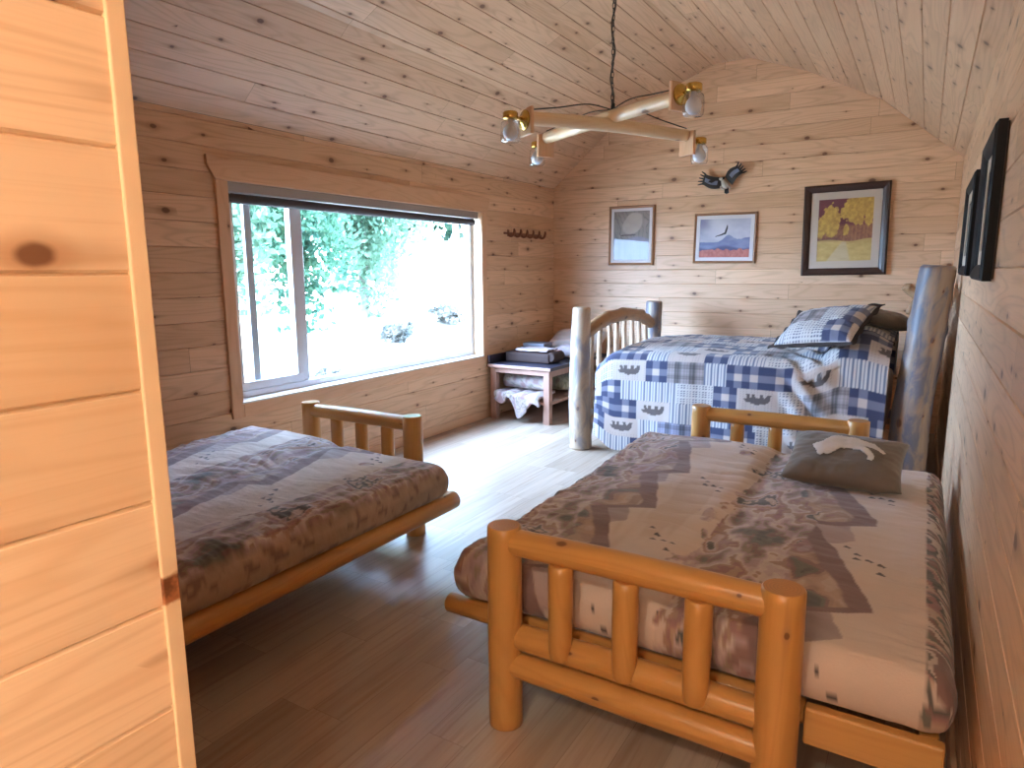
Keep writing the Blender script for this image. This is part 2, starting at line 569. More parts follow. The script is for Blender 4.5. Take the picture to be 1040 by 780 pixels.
M['dark_cloth'] = plain('dark_brown_cloth', (0.045, 0.03, 0.025), 0.85, 0.3, 40, bump=0.3)
M['cream_cloth'] = plain('cream_applique', (0.66, 0.6, 0.55), 0.9, 0.12, 60, bump=0.3)
M['sheet'] = plain('cream_sheet', (0.62, 0.54, 0.50), 0.9, 0.15, 20, bump=0.3)
M['lilac_cloth'] = plain('lilac_cloth', (0.52, 0.42, 0.44), 0.9, 0.25, 18, bump=0.3)
M['grey_box'] = plain('grey_box', (0.19, 0.19, 0.23), 0.6, 0.1, 20)
M['dark_box'] = plain('dark_leather', (0.05, 0.026, 0.022), 0.7, 0.25, 25, Specular_IOR_Level=0.25)
M['black'] = plain('bird_black', (0.012, 0.012, 0.014), 0.4, 0.3, 50)
M['bird_white'] = plain('bird_white', (0.6, 0.56, 0.5), 0.5, 0.2, 50)
M['bird_blue'] = plain('bird_grey_blue', (0.2, 0.24, 0.36), 0.4, 0.3, 60)
M['rust_wood'] = pine_trim('rust_wood', 1, base=(0.22, 0.075, 0.035), dark=(0.12, 0.04, 0.02), seed=20.0, knot_prob=0.0)
M['deck'] = plain('deck_slat', (0.5, 0.3, 0.13), 0.5, 0.2, 12)

# laminate floor
def floor_mat():
    g = G('laminate_floor')
    u, v, _ = g.sep(g.uv())
    w = 0.125
    row = g.m('FLOOR', g.m('DIVIDE', v, w))
    rr, _ = g.white(g.xyz(row, 3.5, 1.5))
    up = g.m('ADD', u, g.m('MULTIPLY', rr, 5.0))
    seg = g.m('FLOOR', g.m('DIVIDE', up, 0.62))
    bid, _ = g.white(g.xyz(row, seg, 2.5))
    off = g.m('MULTIPLY', bid, 31.0)
    tone = g.ramp(bid, [(0, (0.38, 0.29, 0.22)), (0.4, (0.44, 0.345, 0.27)), (0.75, (0.50, 0.395, 0.315)), (1, (0.56, 0.455, 0.37))])
    gr = g.noise(g.xyz(g.m('ADD', g.m('MULTIPLY', u, 2.0), off), g.m('MULTIPLY', v, 42.0), off), 1.0, 4, 0.6, 0.5)
    bl = g.noise(g.xyz(g.m('ADD', g.m('MULTIPLY', u, 3.0), off), g.m('MULTIPLY', v, 12.0), off), 1.0, 3, 0.6)
    c = g.mix(g.m('MULTIPLY', g.ss(gr, 0.4, 0.75), 0.5), tone, (0.25, 0.15, 0.09))
    c = g.mix(g.m('MULTIPLY', g.ss(bl, 0.5, 0.8), 0.3), c, (0.55, 0.37, 0.22))
    fv = g.m('FRACT', g.m('DIVIDE', v, w))
    fu = g.m('FRACT', g.m('DIVIDE', up, 0.62))
    j = g.m('MAXIMUM', g.m('LESS_THAN', fv, 0.016), g.m('LESS_THAN', fu, 0.003))
    c = g.mix(g.m('MULTIPLY', j, 0.45), c, (0.12, 0.06, 0.03))
    g.bsdf(c, g.m('ADD', 0.33, g.m('MULTIPLY', gr, 0.12)), g.bump(gr, 0.05, 0.002), Specular_IOR_Level=0.6)
    return g.mat
M['floor'] = floor_mat()

# ------------------------------------------------------------------ the room
XL, XR, YB, YF = -3.324, 0.1675, 6.279, -2.3
XM = (XL + XR) / 2
WB = 0.132
HW = (XR - XL) / 2
PROF = [(-HW, 2.14), (-1.17, 2.625), (-0.6, 2.925), (-0.15, 3.095), (0.15, 3.095), (0.6, 2.925), (1.17, 2.625), (HW, 2.14)]
def roof_half(z):
    """half width of the gable at height z"""
    if z <= PROF[0][1]:
        return HW
    zs = [p[1] for p in PROF[:4]]
    return float(np.interp(z, zs, [-p[0] for p in PROF[:4]]))

GR, GD = 0.0035, 0.005
def board_rows(v0, v1, w=WB, breaks=()):
    """(v, depth) points across boards that lie on multiples of w."""
    pts = {}
    k = math.floor(v0 / w)
    while k * w < v1 + 1e-9:
        b = k * w
        for dv, d in ((-GR, 0.0), (0.0, GD), (GR, 0.0)):
            if v0 <= b + dv <= v1:
                pts[round(b + dv, 6)] = d
        k += 1
    pts.setdefault(round(v0, 6), 0.0)
    pts.setdefault(round(v1, 6), 0.0)
    for b in breaks:
        if v0 < b < v1:
            pts.setdefault(round(b, 6), 0.0)
    return sorted(pts.items())

def planked(regions, frame, w=WB, offs=(0, 0)):
    """regions: (v0, v1, ufun(v)->(ua, ub)); frame(u, v, depth)->xyz"""
    parts = []
    for v0, v1, uf, br in regions:
        rows = board_rows(v0, v1, w, br)
        V, U = [], []
        for v, d in rows:
            a, b = uf(v)
            V += [frame(a, v, d), frame(b, v, d)]
            U += [(a + offs[0], v + offs[1]), (b + offs[0], v + offs[1])]
        F = [(2 * i, 2 * i + 1, 2 * i + 3, 2 * i + 2) for i in range(len(rows) - 1)]
        parts.append((V, F, U))
    return join(*parts)

ZO = 0.0
WY0, WY1, WZ0, WZ1 = 2.44, 4.92, 0.58, 1.815
EPS = 1e-4
wl = [(0.0, WZ0, lambda v: (YF, YB), ()), (WZ1, 2.14, lambda v: (YF, YB), ()),
      (WZ0, WZ1, lambda v: (YF, WY0), ()), (WZ0, WZ1, lambda v: (WY1, YB), ())]
V, F, U = planked(wl, lambda u, v, d: (XL - d, u, v))
struct(new('wall_left', V, F, M['wall_left'], smooth=False, uv=U))
V, F, U = planked([(0.0, 2.14, lambda v: (YF, YB), ())], lambda u, v, d: (XR + d, u, v))
struct(new('wall_right', V, F, M['wall_right'], smooth=False, uv=U))
zz = [p[1] for p in PROF[:4]]
gable = [(0.0, 3.095, lambda v: (XM - roof_half(v), XM + roof_half(v)), zz)]
V, F, U = planked(gable, lambda u, v, d: (u, YB + d, v))
struct(new('wall_back', V, F, M['wall_back'], smooth=False, uv=U))
V, F, U = planked(gable, lambda u, v, d: (u, YF - d, v))
struct(new('wall_front', V, F, M['wall_back'], smooth=False, uv=U))
# vaulted ceiling: boards run along the room
def ceiling():
    P = np.array(PROF)
    L = np.concatenate([[0], np.cumsum(np.linalg.norm(np.diff(P, axis=0), axis=1))])
    rows = board_rows(0.0, L[-1], WB, L[1:-1])
    V, U = [], []
    for s, d in rows:
        x, z = np.interp(s, L, P[:, 0]), np.interp(s, L, P[:, 1])
        i = min(max(np.searchsorted(L, s) - 1, 0), len(L) - 2)
        t = (P[i + 1] - P[i]) / (L[i + 1] - L[i])
        n = np.array([-t[1], t[0]])
        for y in (YF, YB):
            V.append((XM + x + n[0] * d, y, z + n[1] * d))
            U.append((y + 3.7, s))
    F = [(2 * i, 2 * i + 2, 2 * i + 3, 2 * i + 1) for i in range(len(rows) - 1)]
    struct(new('ceiling', V, F, M['ceiling'], smooth=False, uv=U))
ceiling()
fl = [(XL, YF, 0), (XR, YF, 0), (XR, YB, 0), (XL, YB, 0)]
struct(new('floor', fl + [(x, y, -0.12) for x, y, z in fl], [(0, 1, 2, 3), (7, 6, 5, 4), (0, 4, 5, 1), (1, 5, 6, 2), (2, 6, 7, 3), (3, 7, 4, 0)],
           M['floor'], smooth=False, uv=[(y, x + 10) for x, y, z in fl] * 2))
# outer shell of the house, so that daylight only enters through the window
def shell():
    P = [(-HW - 0.16, 0.0 - 0.12), (-HW - 0.16, 2.16)] + [(x * 1.02, z + 0.2) for x, z in PROF] + [(HW + 0.16, 2.16), (HW + 0.16, -0.12)]
    y0, y1 = YF - 0.16, YB + 0.16
    n = len(P)
    V = [(XM + x, y, z) for y in (y0, y1) for x, z in P]
    F = [(i, n + i, n + i + 1, i + 1) for i in range(1, n - 2)]
    F += [tuple(range(n)), tuple(range(2 * n - 1, n - 1, -1))]
    F += [(n - 2, 2 * n - 2, 2 * n - 1, n - 1)]
    x = XM - HW - 0.16
    b = len(V)
    ys, zs = [y0, WY0, WY1, y1], [-0.12, WZ0, WZ1, 2.16]
    V += [(x, y, z) for z in zs for y in ys]
    for i in range(3):
        for j in range(3):
            if i == 1 and j == 1:
                continue
            F.append((b + i * 4 + j, b + i * 4 + j + 1, b + (i + 1) * 4 + j + 1, b + (i + 1) * 4 + j))
    struct(new('wall_exterior', V, F, plain('house_siding', (0.3, 0.2, 0.12), 0.7, 0.2, 5), smooth=False))
shell()

def edge_board_mat():
    g = G('edge_board')
    x, y, z = g.sep(g.obj())
    c, fine = wood_core(g, z, g.m('ADD', x, 3.0), 2.3, 0.4, 0.16, (0.74, 0.575, 0.37), (0.58, 0.38, 0.20), 0.6, 0.1, 0.5)
    nz = g.noise(g.obj(), 60.0, 3, 0.6)
    d = g.m('ADD', g.m('ABSOLUTE', g.m('SUBTRACT', z, 0.945)), g.m('MULTIPLY', nz, 0.012))
    k = g.m('SUBTRACT', 1.0, g.ss(d, 0.020, 0.026))
    kc = g.mix(g.ss(nz, 0.35, 0.65), (0.34, 0.13, 0.05), (0.12, 0.04, 0.015))
    g.bsdf(g.mix(k, c, kc), 0.42)
    return g.mat
M['edge_board'] = edge_board_mat()
# partition beside the camera, planked, with a plain edge board
PX, PY = -0.75, 0.42
V, F, U = planked([(0.0, 2.6, lambda v: (YF, PY), ())], lambda u, v, d: (PX - d, u, v))
b2 = box((PX - 0.10, YF, 0.0), (PX - 0.006, PY, 2.6))
V2, F2, U2 = join((V, F, U), b2)
struct(new('wall_partition', V2, F2, M['partition'], smooth=False, uv=U2))
o = struct(new('trim_1', *box((PX - 0.112, PY, 0.0), (PX + 0.004, PY + 0.021, 2.6))[:2], M['edge_board'], smooth=False))
bevel(o, 0.002)

def trim(name, lo, hi, mat, bv=0.004, parent=None):
    o = new(name, *box(lo, hi)[:2], mat, parent=parent, smooth=False)
    bevel(o, bv)
    return o
struct(trim('baseboard_left', (XL, YF, 0), (XL + 0.014, YB, 0.075), M['trim_y']))
struct(trim('baseboard_back', (XL + 0.015, YB - 0.014, 0), (XR - 0.015, YB, 0.075), M['trim_x']))
struct(trim('baseboard_right', (XR - 0.014, YF, 0), (XR, YB, 0.075), M['trim_y']))

# ------------------------------------------------------------------ window
# casing boards: two legs, a header with angled ends and an apron
cz = 0.016
struct(trim('trim_2', (XL, WY0 - 0.078, 0.49), (XL + cz, WY0 - 0.002, WZ1), M['trim_z']))
struct(trim('trim_3', (XL, WY1 + 0.002, 0.49), (XL + cz, WY1 + 0.078, WZ1), M['trim_z']))
hd = prism([(WY0 - 0.078, WZ1 + 0.001), (WY1 + 0.078, WZ1 + 0.001), (WY1 + 0.125, WZ1 + 0.075), (WY1 + 0.125, WZ1 + 0.125), (WY0 - 0.125, WZ1 + 0.125), (WY0 - 0.125, WZ1 + 0.075)], 0, XL, XL + 0.02)
struct(bevel(new('trim_4', hd[0], hd[1], M['trim_y'], smooth=False), 0.003))
struct(trim('trim_5', (XL, WY0 - 0.001, 0.49), (XL + cz, WY1 + 0.001, WZ0 - 0.012), M['trim_y']))
# jambs lining the opening, wood sill with daylight painted in as white
JD = 0.15
struct(trim('trim_6', (XL - JD, WY0 - 0.012, WZ0), (XL + 0.003, WY0, WZ1), M['jamb'], 0.002))
struct(trim('trim_7', (XL - JD, WY1, WZ0), (XL + 0.003, WY1 + 0.012, WZ1), M['jamb'], 0.002))
struct(trim('trim_8', (XL - JD, WY0 - 0.012, WZ1), (XL + 0.003, WY1 + 0.012, WZ1 + 0.012), M['jamb'], 0.002))
struct(trim('trim_9', (XL - JD, WY0 - 0.012, WZ0 - 0.012), (XL + 0.02, WY1 + 0.012, WZ0), M['sill'], 0.003))

win = bpy.data.objects.new('window_1', None)
COL.objects.link(win)
win['kind'] = 'structure'
xo0, xo1 = XL - 0.145, XL - 0.085
def ring(lo_y, hi_y, lo_z, hi_z, x0, x1, t):
    return join(box((x0, lo_y, lo_z), (x1, hi_y, lo_z + t)), box((x0, lo_y, hi_z - t), (x1, hi_y, hi_z)),
                box((x0, lo_y, lo_z + t), (x1, lo_y + t, hi_z - t)), box((x0, hi_y - t, lo_z + t), (x1, hi_y, hi_z - t)))
V, F, _ = ring(WY0, WY1, WZ0, WZ1, xo0, xo1, 0.04)
bevel(new('window_frame', V, F, M['vinyl'], win, False), 0.003)
# sliding sash on the left with a fixed light on the right; meeting stile between
YM = 2.99
V, F, _ = ring(WY0 + 0.041, YM - 0.005, WZ0 + 0.041, WZ1 - 0.041, XL - 0.112, XL - 0.088, 0.05)
sash = bevel(new('sliding_sash', V, F, M['vinyl'], win, False), 0.003)
V, F, _ = join(box((XL - 0.14, YM - 0.05, WZ0 + 0.04), (XL - 0.114, YM + 0.06, WZ1 - 0.04)))
bevel(new('meeting_stile', V, F, M['vinyl'], win, False), 0.003)
bevel(new('sash_stile', *box((XL - 0.135, 2.62, WZ0 + 0.041), (XL - 0.113, 2.67, WZ1 - 0.041))[:2], M['vinyl'], win, False), 0.003)
new('pane', *box((XL - 0.102, WY0 + 0.092, WZ0 + 0.092), (XL - 0.098, YM - 0.056, WZ1 - 0.092))[:2], M['glass'], win, False)
new('pane', *box((XL - 0.128, YM + 0.061, WZ0 + 0.041), (XL - 0.124, WY1 - 0.041, WZ1 - 0.041))[:2], M['glass'], win, False)

blind = thing('roller_blind', 'dark roller blind drawn up under its taupe headrail across the window top', 'blind', (XL - 0.03, (WY0 + WY1) / 2, WZ1 - 0.12))
bevel(new('headrail', *box((XL - 0.075, WY0 + 0.003, WZ1 - 0.055), (XL + 0.002, WY1 - 0.03, WZ1 - 0.001))[:2], M['blind_rail'], blind, False), 0.004)
new('blind_roll', *tube([(XL - 0.035, WY0 + 0.006, WZ1 - 0.086), (XL - 0.035, WY1 - 0.06, WZ1 - 0.086)], [0.027, 0.027], 18, 4, chamfer=0.003)[:2], M['blind_cloth'], blind)
new('pull_cord', *tube([(XL - 0.02, WY0 + 0.03, WZ1 - 0.06), (XL - 0.02, WY0 + 0.03, WZ0 + 0.25)], [0.0022, 0.0022], 6, 4)[:2], M['sill'], blind)

# ------------------------------------------------------------------ futons (two log futons laid flat as beds)
def fut_print(x, y, seed=0):
    """Landscape print. x across the mattress (0..1.3), y along it (metres)."""
    x, y = np.asarray(x, float), np.asarray(y, float) + 0.37 * (seed % 5)
    wob = fbm(x * 8, y * 8, 0, 60, 3) - 0.5
    xw = x + 0.014 * wob
    mix = lambda c, d, m: c * (1 - m)[:, None] + np.asarray(d) * m[:, None]
    cream = np.array([0.60, 0.485, 0.415])
    pal = np.array([[0.20, 0.115, 0.105], [0.33, 0.215, 0.16], [0.44, 0.32, 0.25], [0.085, 0.08, 0.075], [0.36, 0.255, 0.26], [0.29, 0.155, 0.15],
                    [0.52, 0.43, 0.38], [0.25, 0.20, 0.15], [0.40, 0.27, 0.19], [0.125, 0.125, 0.105], [0.46, 0.35, 0.34], [0.26, 0.13, 0.13]])
    c = cream[None] * (0.94 + 0.12 * fbm(x * 3, y * 3, 0, 5, 3))[:, None]
    dr = fbm(x * 13 + 0.6 * y, y * 1.6, 0, 9, 3)
    c = mix(c, (0.44, 0.30, 0.20), 0.42 * sstep(0.54, 0.66, dr) * sstep(1.0, 0.7, x))
    # coarse painted rock and brush textures
    wx, wy = x + 0.10 * fbm(x * 6, y * 6, 0, 41, 2), y + 0.14 * fbm(x * 6 + 9, y * 6, 0, 42, 2)
    f1 = fbm(wx * 9 - wy * 4, wy * 5 + wx * 3, 0, 51, 3)
    rock = pal[np.array([3, 9, 0, 1, 8, 2, 1, 5, 4, 0])[np.clip(np.floor((f1 - 0.24) / 0.52 * 10), 0, 9).astype(int)]]
    rock = rock * (0.82 + 0.36 * fbm(x * 40 + y * 25, y * 22, 0, 52, 3))[:, None]
    f2 = fbm(wx * 17, wy * 9, 0, 61, 3)
    f3 = fbm(wx * 7, wy * 4, 0, 65, 2)
    bi = np.clip(np.floor((f2 * 0.6 + f3 * 0.4 - 0.25) / 0.5 * 14), 0, 13).astype(int)
    brush = pal[np.array([3, 9, 0, 7, 4, 10, 6, 1, 5, 8, 10, 3, 2, 6])[bi]]
    brush = brush * (0.85 + 0.3 * fbm(x * 60, y * 40, 0, 66, 2))[:, None]
    for start, edge0, tips, lo in ((-0.10, 0.20, ((-0.36, 0.41), (0.15, 0.43), (0.68, 0.405), (1.21, 0.465), (1.74, 0.43), (2.2, 0.42), (2.75, 0.45), (3.3, 0.43)), 0.235),
                                   (0.66, 0.90, ((-0.08, 1.125), (0.57, 1.135), (1.335, 1.145), (1.95, 1.12), (2.55, 1.14), (3.2, 1.13)), 0.93)):
        on = xw > start + 0.05 * (f3 - 0.5)
        # pale far slopes first, then the dark range in front: long slope up to each tip, abrupt drop on the near side
        for layer in (1, 0):
            r = np.full(len(x), lo - 0.03)
            for (ty, tx) in tips:
                d = y - ty + (0.16 if layer else 0.0)
                amp = (tx - lo) * (0.72 if layer else 1.0)
                up = lo + amp * np.clip(1 - d / 0.52, 0, 1) ** 0.8
                dn = lo + amp * np.clip(1 + d / 0.085, 0, 1) ** 0.7
                r = np.maximum(r, np.where(d >= 0, up, dn))
            r = r + 0.022 * (fbm(y * 16, start * 3, 0, 83 + layer, 4) - 0.5)
            m = sstep(0.003, -0.003, xw - r) * on
            if layer:
                col = np.array([0.36, 0.27, 0.255])[None] * (0.75 + 0.5 * fbm(x * 7 + y * 12, y * 5, 0, 33, 3))[:, None]
            else:
                depth = r - xw + 0.05 * (fbm(y * 9, x * 3, 0, 37, 3) - 0.5)
                face = np.array([0.185, 0.105, 0.10])[None] * (0.85 + 0.35 * fbm(x * 12, y * 30, 0, 38, 3))[:, None]
                fm = sstep(0.075, 0.060, depth)
                col = rock * (1 - fm)[:, None] + face * fm[:, None]
            c = c * (1 - m)[:, None] + col * m[:, None]
        e = edge0 + 0.13 * (fbm(y * 3.5, start, 0, 91, 4) - 0.5) + 0.03 * np.sin(y * 11 + start * 9)
        m = sstep(0.006, -0.006, xw - e) * on
        c = c * (1 - m)[:, None] + brush * m[:, None]
        # scattered brush creeping out of the band below
        sc_ = sstep(0.60, 0.64, fbm(x * 15, y * 10, 0, 77, 3) - 1.6 * np.clip(start - xw, 0, 1)) * (xw < start + 0.02) * (xw > start - 0.14)
        c = c * (1 - sc_)[:, None] + brush * sc_[:, None]
    # the next repeat starts as a strip along the far edge
    m = sstep(1.258, 1.262, xw)
    st = np.clip(np.floor((fbm(x * 4 - y * 3, y * 9 + x * 9, 0, 97, 3) - 0.25) / 0.5 * 9), 0, 8).astype(int)
    strip = pal[np.array([3, 6, 0, 9, 2, 5, 3, 6, 0])[st]]
    c = c * (1 - m)[:, None] + strip * m[:, None]
    # flocks of birds: small dark tick marks
    for fx, fy in ((1.10, 0.98), (1.105, 0.28), (1.10, 1.66), (0.53, 0.98), (0.52, 0.36), (0.53, 1.5), (1.1, 2.3), (0.53, 2.1), (0.53, 2.7), (1.1, 2.9)):
        for b in range(6):
            bx = fx - 0.05 + 0.022 * b + 0.012 * math.sin(b * 2.1)
            by = fy + 0.05 - 0.024 * b + 0.02 * math.cos(b * 1.7)
            u, v = x - bx, y - by
            m = ((np.abs(u * 0.7 + v * 0.7) < 0.0042) & (np.abs(u * 0.7 - v * 0.7) < 0.012)) | ((np.abs(v + 0.004) < 0.0042) & (u > -0.012) & (u < 0.006))
            c[m] = (0.05, 0.04, 0.045)
    return np.clip(c, 0, 1)

def side_print(u, z):
    base = np.array([0.40, 0.28, 0.19])
    st = fbm(u * 3, z * 60, 0, 12, 3)
    c = base[None] * (0.8 + 0.4 * st)[:, None]
    tr = sstep(0.6, 0.68, fbm(u * 26, z * 34, 0, 15, 3)) * (z < 0.5)
    c = c * (1 - 0.75 * tr)[:, None] + np.array([0.16, 0.08, 0.07]) * (0.75 * tr)[:, None]
    return c

def make_mattress(root, x0, x1, y0, y1, z0, z1, seed, sidecol):
    V, F = rbox((x0, y0, z0), (x1, y1, z1), 0.038, (0.0047, 0.0047, 0.02))
    top = sstep(z0 + 0.09, z1 - 0.005, V[:, 2])
    x, y = V[:, 0] - x0, V[:, 1] - y0
    w, l = x1 - x0, y1 - y0
    dome = np.clip(np.sin(PI * np.clip(x / w, 0, 1)), 0, 1) ** 0.5 * np.clip(np.sin(PI * np.clip(y / l, 0, 1)), 0, 1) ** 0.5
    und = (fbm(x * 3.2, y * 3.2, 0, 200 + seed, 3) - 0.5) * 0.05
    # fold line of the futon frame and crosswise wrinkles
    fold = -0.018 * np.exp(-((x - w * 0.52) / 0.05) ** 2)
    wr = (np.abs(np.sin(y * 30 + 7 * fbm(x * 3, y * 3, 0, 210 + seed, 3))) - 0.5) * 0.005 * (0.15 + np.exp(-((x - w * 0.45) / 0.14) ** 2))
    hump = 0.03 * sstep(l * 0.55, l * 0.95, y) * sstep(w * 0.75, w * 0.35, x)
    crn = np.maximum(np.exp(-((x - 0.02) / 0.10) ** 2), np.exp(-((x - w + 0.02) / 0.10) ** 2))
    wr2 = (fbm(x * 8, y * 30, 0, 220 + seed, 3) - 0.5) * 0.016 * (0.3 + crn)
    V2 = V.copy()
    V2[:, 2] += top * (0.022 * dome + und * (0.3 + 0.7 * dome) + fold + wr + wr2 + hump)
    ctr = np.array([(x0 + x1) / 2, (y0 + y1) / 2])
    bulge = 0.014 * (1 - top) * np.sin(PI * np.clip((V[:, 2] - z0) / (z1 - z0), 0, 1))
    n = 0.012 * (fbm(V[:, 0] * 14, V[:, 1] * 14, V[:, 2] * 14, 230 + seed, 3) - 0.5)
    for a, lo, hi in ((0, x0, x1), (1, y0, y1)):
        V2[:, a] += np.where(V[:, a] <= lo + 0.02, -(bulge + n), np.where(V[:, a] >= hi - 0.02, bulge + n, 0))
    drop = np.clip(z1 - V[:, 2], 0, 1)
    outx = np.where(V[:, 0] < x0 + 0.03, -drop, np.where(V[:, 0] > x1 - 0.03, drop, 0))
    outy = np.where(V[:, 1] < y0 + 0.03, -drop, np.where(V[:, 1] > y1 - 0.03, drop, 0))
    px_ = x + outx
    if sidecol:          # this cover is cut so that the landscape starts elsewhere
        px_ = np.where(px_ < 0.5, px_ + 0.755, px_ - 0.5)
    c = fut_print(px_, y + outy, seed)
    if sidecol:
        s = sstep(z1 - 0.012, z1 - 0.03, V[:, 2])
        c = c * (1 - s)[:, None] + side_print(np.where(np.abs(outx) > 0, V[:, 1], V[:, 0]), V[:, 2]) * s[:, None]
    return new('mattress', V2, F, M['futon_cloth'], root, True, None, c)

FZ = 0.614
def make_futon(name, label, px0, px1, y0, y1, dx0, dx1, rail_side, seed, sidecol):
    """px: the post lines, y: the two arms, dx: the deck's edges, rail_side: which edge carries the front log rail."""
    root = thing(name, label, 'futon', ((px0 + px1) / 2, (y0 + y1) / 2, 0), 'log futons laid flat as beds')
    k = 0
    for ya, inward in ((y0, 1), (y1, -1)):
        arm = None
        for xp in (px0, px1):
            k += 1
            t = tube([(xp, ya, 0.0), (xp, ya, 0.3), (xp + random.uniform(-.003, .003), ya, FZ)], [0.05, 0.05, 0.0485], 28, 14, 0.02, seed + k, 0.004)
            new('post', t[0], t[1], M['honey'], root, True, t[2])
        for zc, r, nm in ((0.570, 0.038, 'top_rail'), (0.280, 0.038, 'arm_rail'), (0.198, 0.038, 'lower_rail')):
            yy = ya + (0.012 * inward if nm == 'arm_rail' else 0)
            t = tube([(px0 + 0.034, yy, zc), ((px0 + px1) / 2, yy, zc + 0.003), (px1 - 0.034, yy, zc)], [r * .97, r * 1.03, r * .97], 22, 14, 0.02, seed + 31 + int(zc * 100))
            new(nm, t[0], t[1], M['honey'], root, True, t[2])
        for i in (1, 2, 3):
            xs = px0 + (px1 - px0) * i / 4
            ys = ya - 0.014 * inward
            t = tube([(xs, ys, 0.268), (xs, ys, 0.29), (xs, ys, 0.40), (xs, ys, 0.545)], [0.022, 0.031, 0.034, 0.034], 20, 12, 0.02, seed + 50 + i, 0.006)
            new('slat', t[0], t[1], M['honey'], root, True, t[2])
    # deck: end boards, front and back rails, cross slats
    e0, e1 = y0 + 0.075, y1 - 0.075
    for ye, s in ((e0, 1), (e1, -1)):
        a, b = (px1 + 0.052, dx1) if rail_side < 0 else (dx0, px0 - 0.052)
        bevel(new('end_board', *box((a, ye - 0.017, 0.205), (b, ye + 0.017, 0.30))[:2], M['honey_x'], root, False), 0.006)
        a, b = (dx0 - 0.04, px1 + 0.05) if rail_side < 0 else (px0 - 0.05, dx1 - 0.04)
        t = tube([(a, ye + 0.02 * s, 0.268), (b, ye + 0.02 * s, 0.268)], [0.031, 0.031], 20, 6, 0.015, seed + 5, 0.004)
        new('end_rail', t[0], t[1], M['honey'], root, True, t[2])
    xf = dx0 + 0.03 if rail_side < 0 else dx1 - 0.03
    xb = dx1 - 0.03 if rail_side < 0 else dx0 + 0.03
    t = tube([(xf, y0 + 0.125, 0.262), (xf, (y0 + y1) / 2, 0.262), (xf, y1 - 0.085, 0.262)], [0.042, 0.043, 0.042], 24, 16, 0.015, seed + 6, 0.004)
    new('front_rail', t[0], t[1], M['honey'], root, True, t[2])
    bevel(new('back_rail', *box((xb - 0.02, e0 + 0.02, 0.215), (xb + 0.02, e1 - 0.02, 0.295))[:2], M['honey_y'], root, False), 0.005)
    for i in range(9):
        yc = e0 + 0.16 + (e1 - e0 - 0.32) * i / 8
        bevel(new('deck_slat', *box((dx0 + 0.03, yc - 0.035, 0.285), (dx1 - 0.03, yc + 0.035, 0.300))[:2], M['deck'], root, False), 0.002)
    global LAST_MATTRESS
    LAST_MATTRESS = make_mattress(root, dx0, dx1 - (0.0 if rail_side < 0 else 0.0), y0 + 0.075, y1 - 0.17, 0.303, 0.455, seed, sidecol)
    a, b = (xf + 0.02, xf + 0.14) if rail_side < 0 else (xf - 0.14, xf - 0.02)
    bevel(new('seat_board', *box((a, e0 + 0.03, 0.262), (b, e1 - 0.06, 0.284))[:2], M['honey_y'], root, False), 0.002)
    return root
M['honey_x'] = pine_trim('honey_board_x', 0, base=(0.56, 0.30, 0.095), dark=(0.38, 0.16, 0.04), seed=31.0, knot_prob=0.3, rough=0.32)
M['honey_y'] = pine_trim('honey_board_y', 1, base=(0.56, 0.30, 0.095), dark=(0.38, 0.16, 0.04), seed=32.0, knot_prob=0.3, rough=0.32)
make_futon('log_futon', 'honey log futon bed beside the right wall, grey-brown cushion on its landscape-print mattress', -0.958, -0.215, 1.52, 3.48, -1.19, 0.118, -1, 3, False)
NEAR_MATTRESS = LAST_MATTRESS
make_futon('log_futon', 'honey log futon bed under the window with bare landscape-print mattress', -2.84, -2.12, 0.56, 2.515, -3.12, -1.783, 1, 8, True)

from mathutils.bvhtree import BVHTree
def settle(root, support, gap=0.002):
    """Lower or raise a thing until it just touches the object it lies on."""
    bpy.context.view_layer.update()
    dg = bpy.context.evaluated_depsgraph_get()
    ev = support.evaluated_get(dg)
    me = ev.to_mesh()
    vs = [ev.matrix_world @ v.co for v in me.vertices]
    bv = BVHTree.FromPolygons(vs, [tuple(p.vertices) for p in me.polygons])
    best = 1e9
    for o in [root] + list(root.children_recursive):
        if o.type != 'MESH':
            continue
        for v in list(o.data.vertices)[::3]:
            w = o.matrix_world @ v.co
            hit = bv.ray_cast(Vector((w.x, w.y, 3.0)), Vector((0, 0, -1)))
            if hit[0] is not None:
                best = min(best, w.z - hit[0].z)
    ev.to_mesh_clear()
    if best < 1e8:
        root.location.z += gap - best

# ------------------------------------------------------------------ pillows
def pillow_fn(w, h, t, seed, pinch=0.06):
    def f(a, b, side):
        """a, b in -1..1 -> local xyz"""
        ea = 1 - np.abs(a) ** 3.2
        eb = 1 - np.abs(b) ** 3.2
        z = t * 0.5 * np.power(np.clip(ea * eb, 0, 1), 0.5)
        x = a * w / 2 * (1 - pinch * (1 - np.abs(b) ** 2) * np.abs(a) ** 2)
        y = b * h / 2 * (1 - pinch * (1 - np.abs(a) ** 2) * np.abs(b) ** 2)
        wr = (fbm(a * 3 + 7, b * 3, side, seed, 4) - 0.5) * 0.16 * t
        rad = (np.abs(np.sin(np.arctan2(b, a) * 14 + 3 * fbm(a * 2, b * 2, 0, seed + 5, 2)))) * 0.05 * t * np.clip(np.maximum(np.abs(a), np.abs(b)) - 0.45, 0, 1)
        k = np.power(np.clip(ea * eb, 0, 1), 0.3)
        return np.stack([x, y, side * (z + (wr - rad) * k)], -1)
    return f

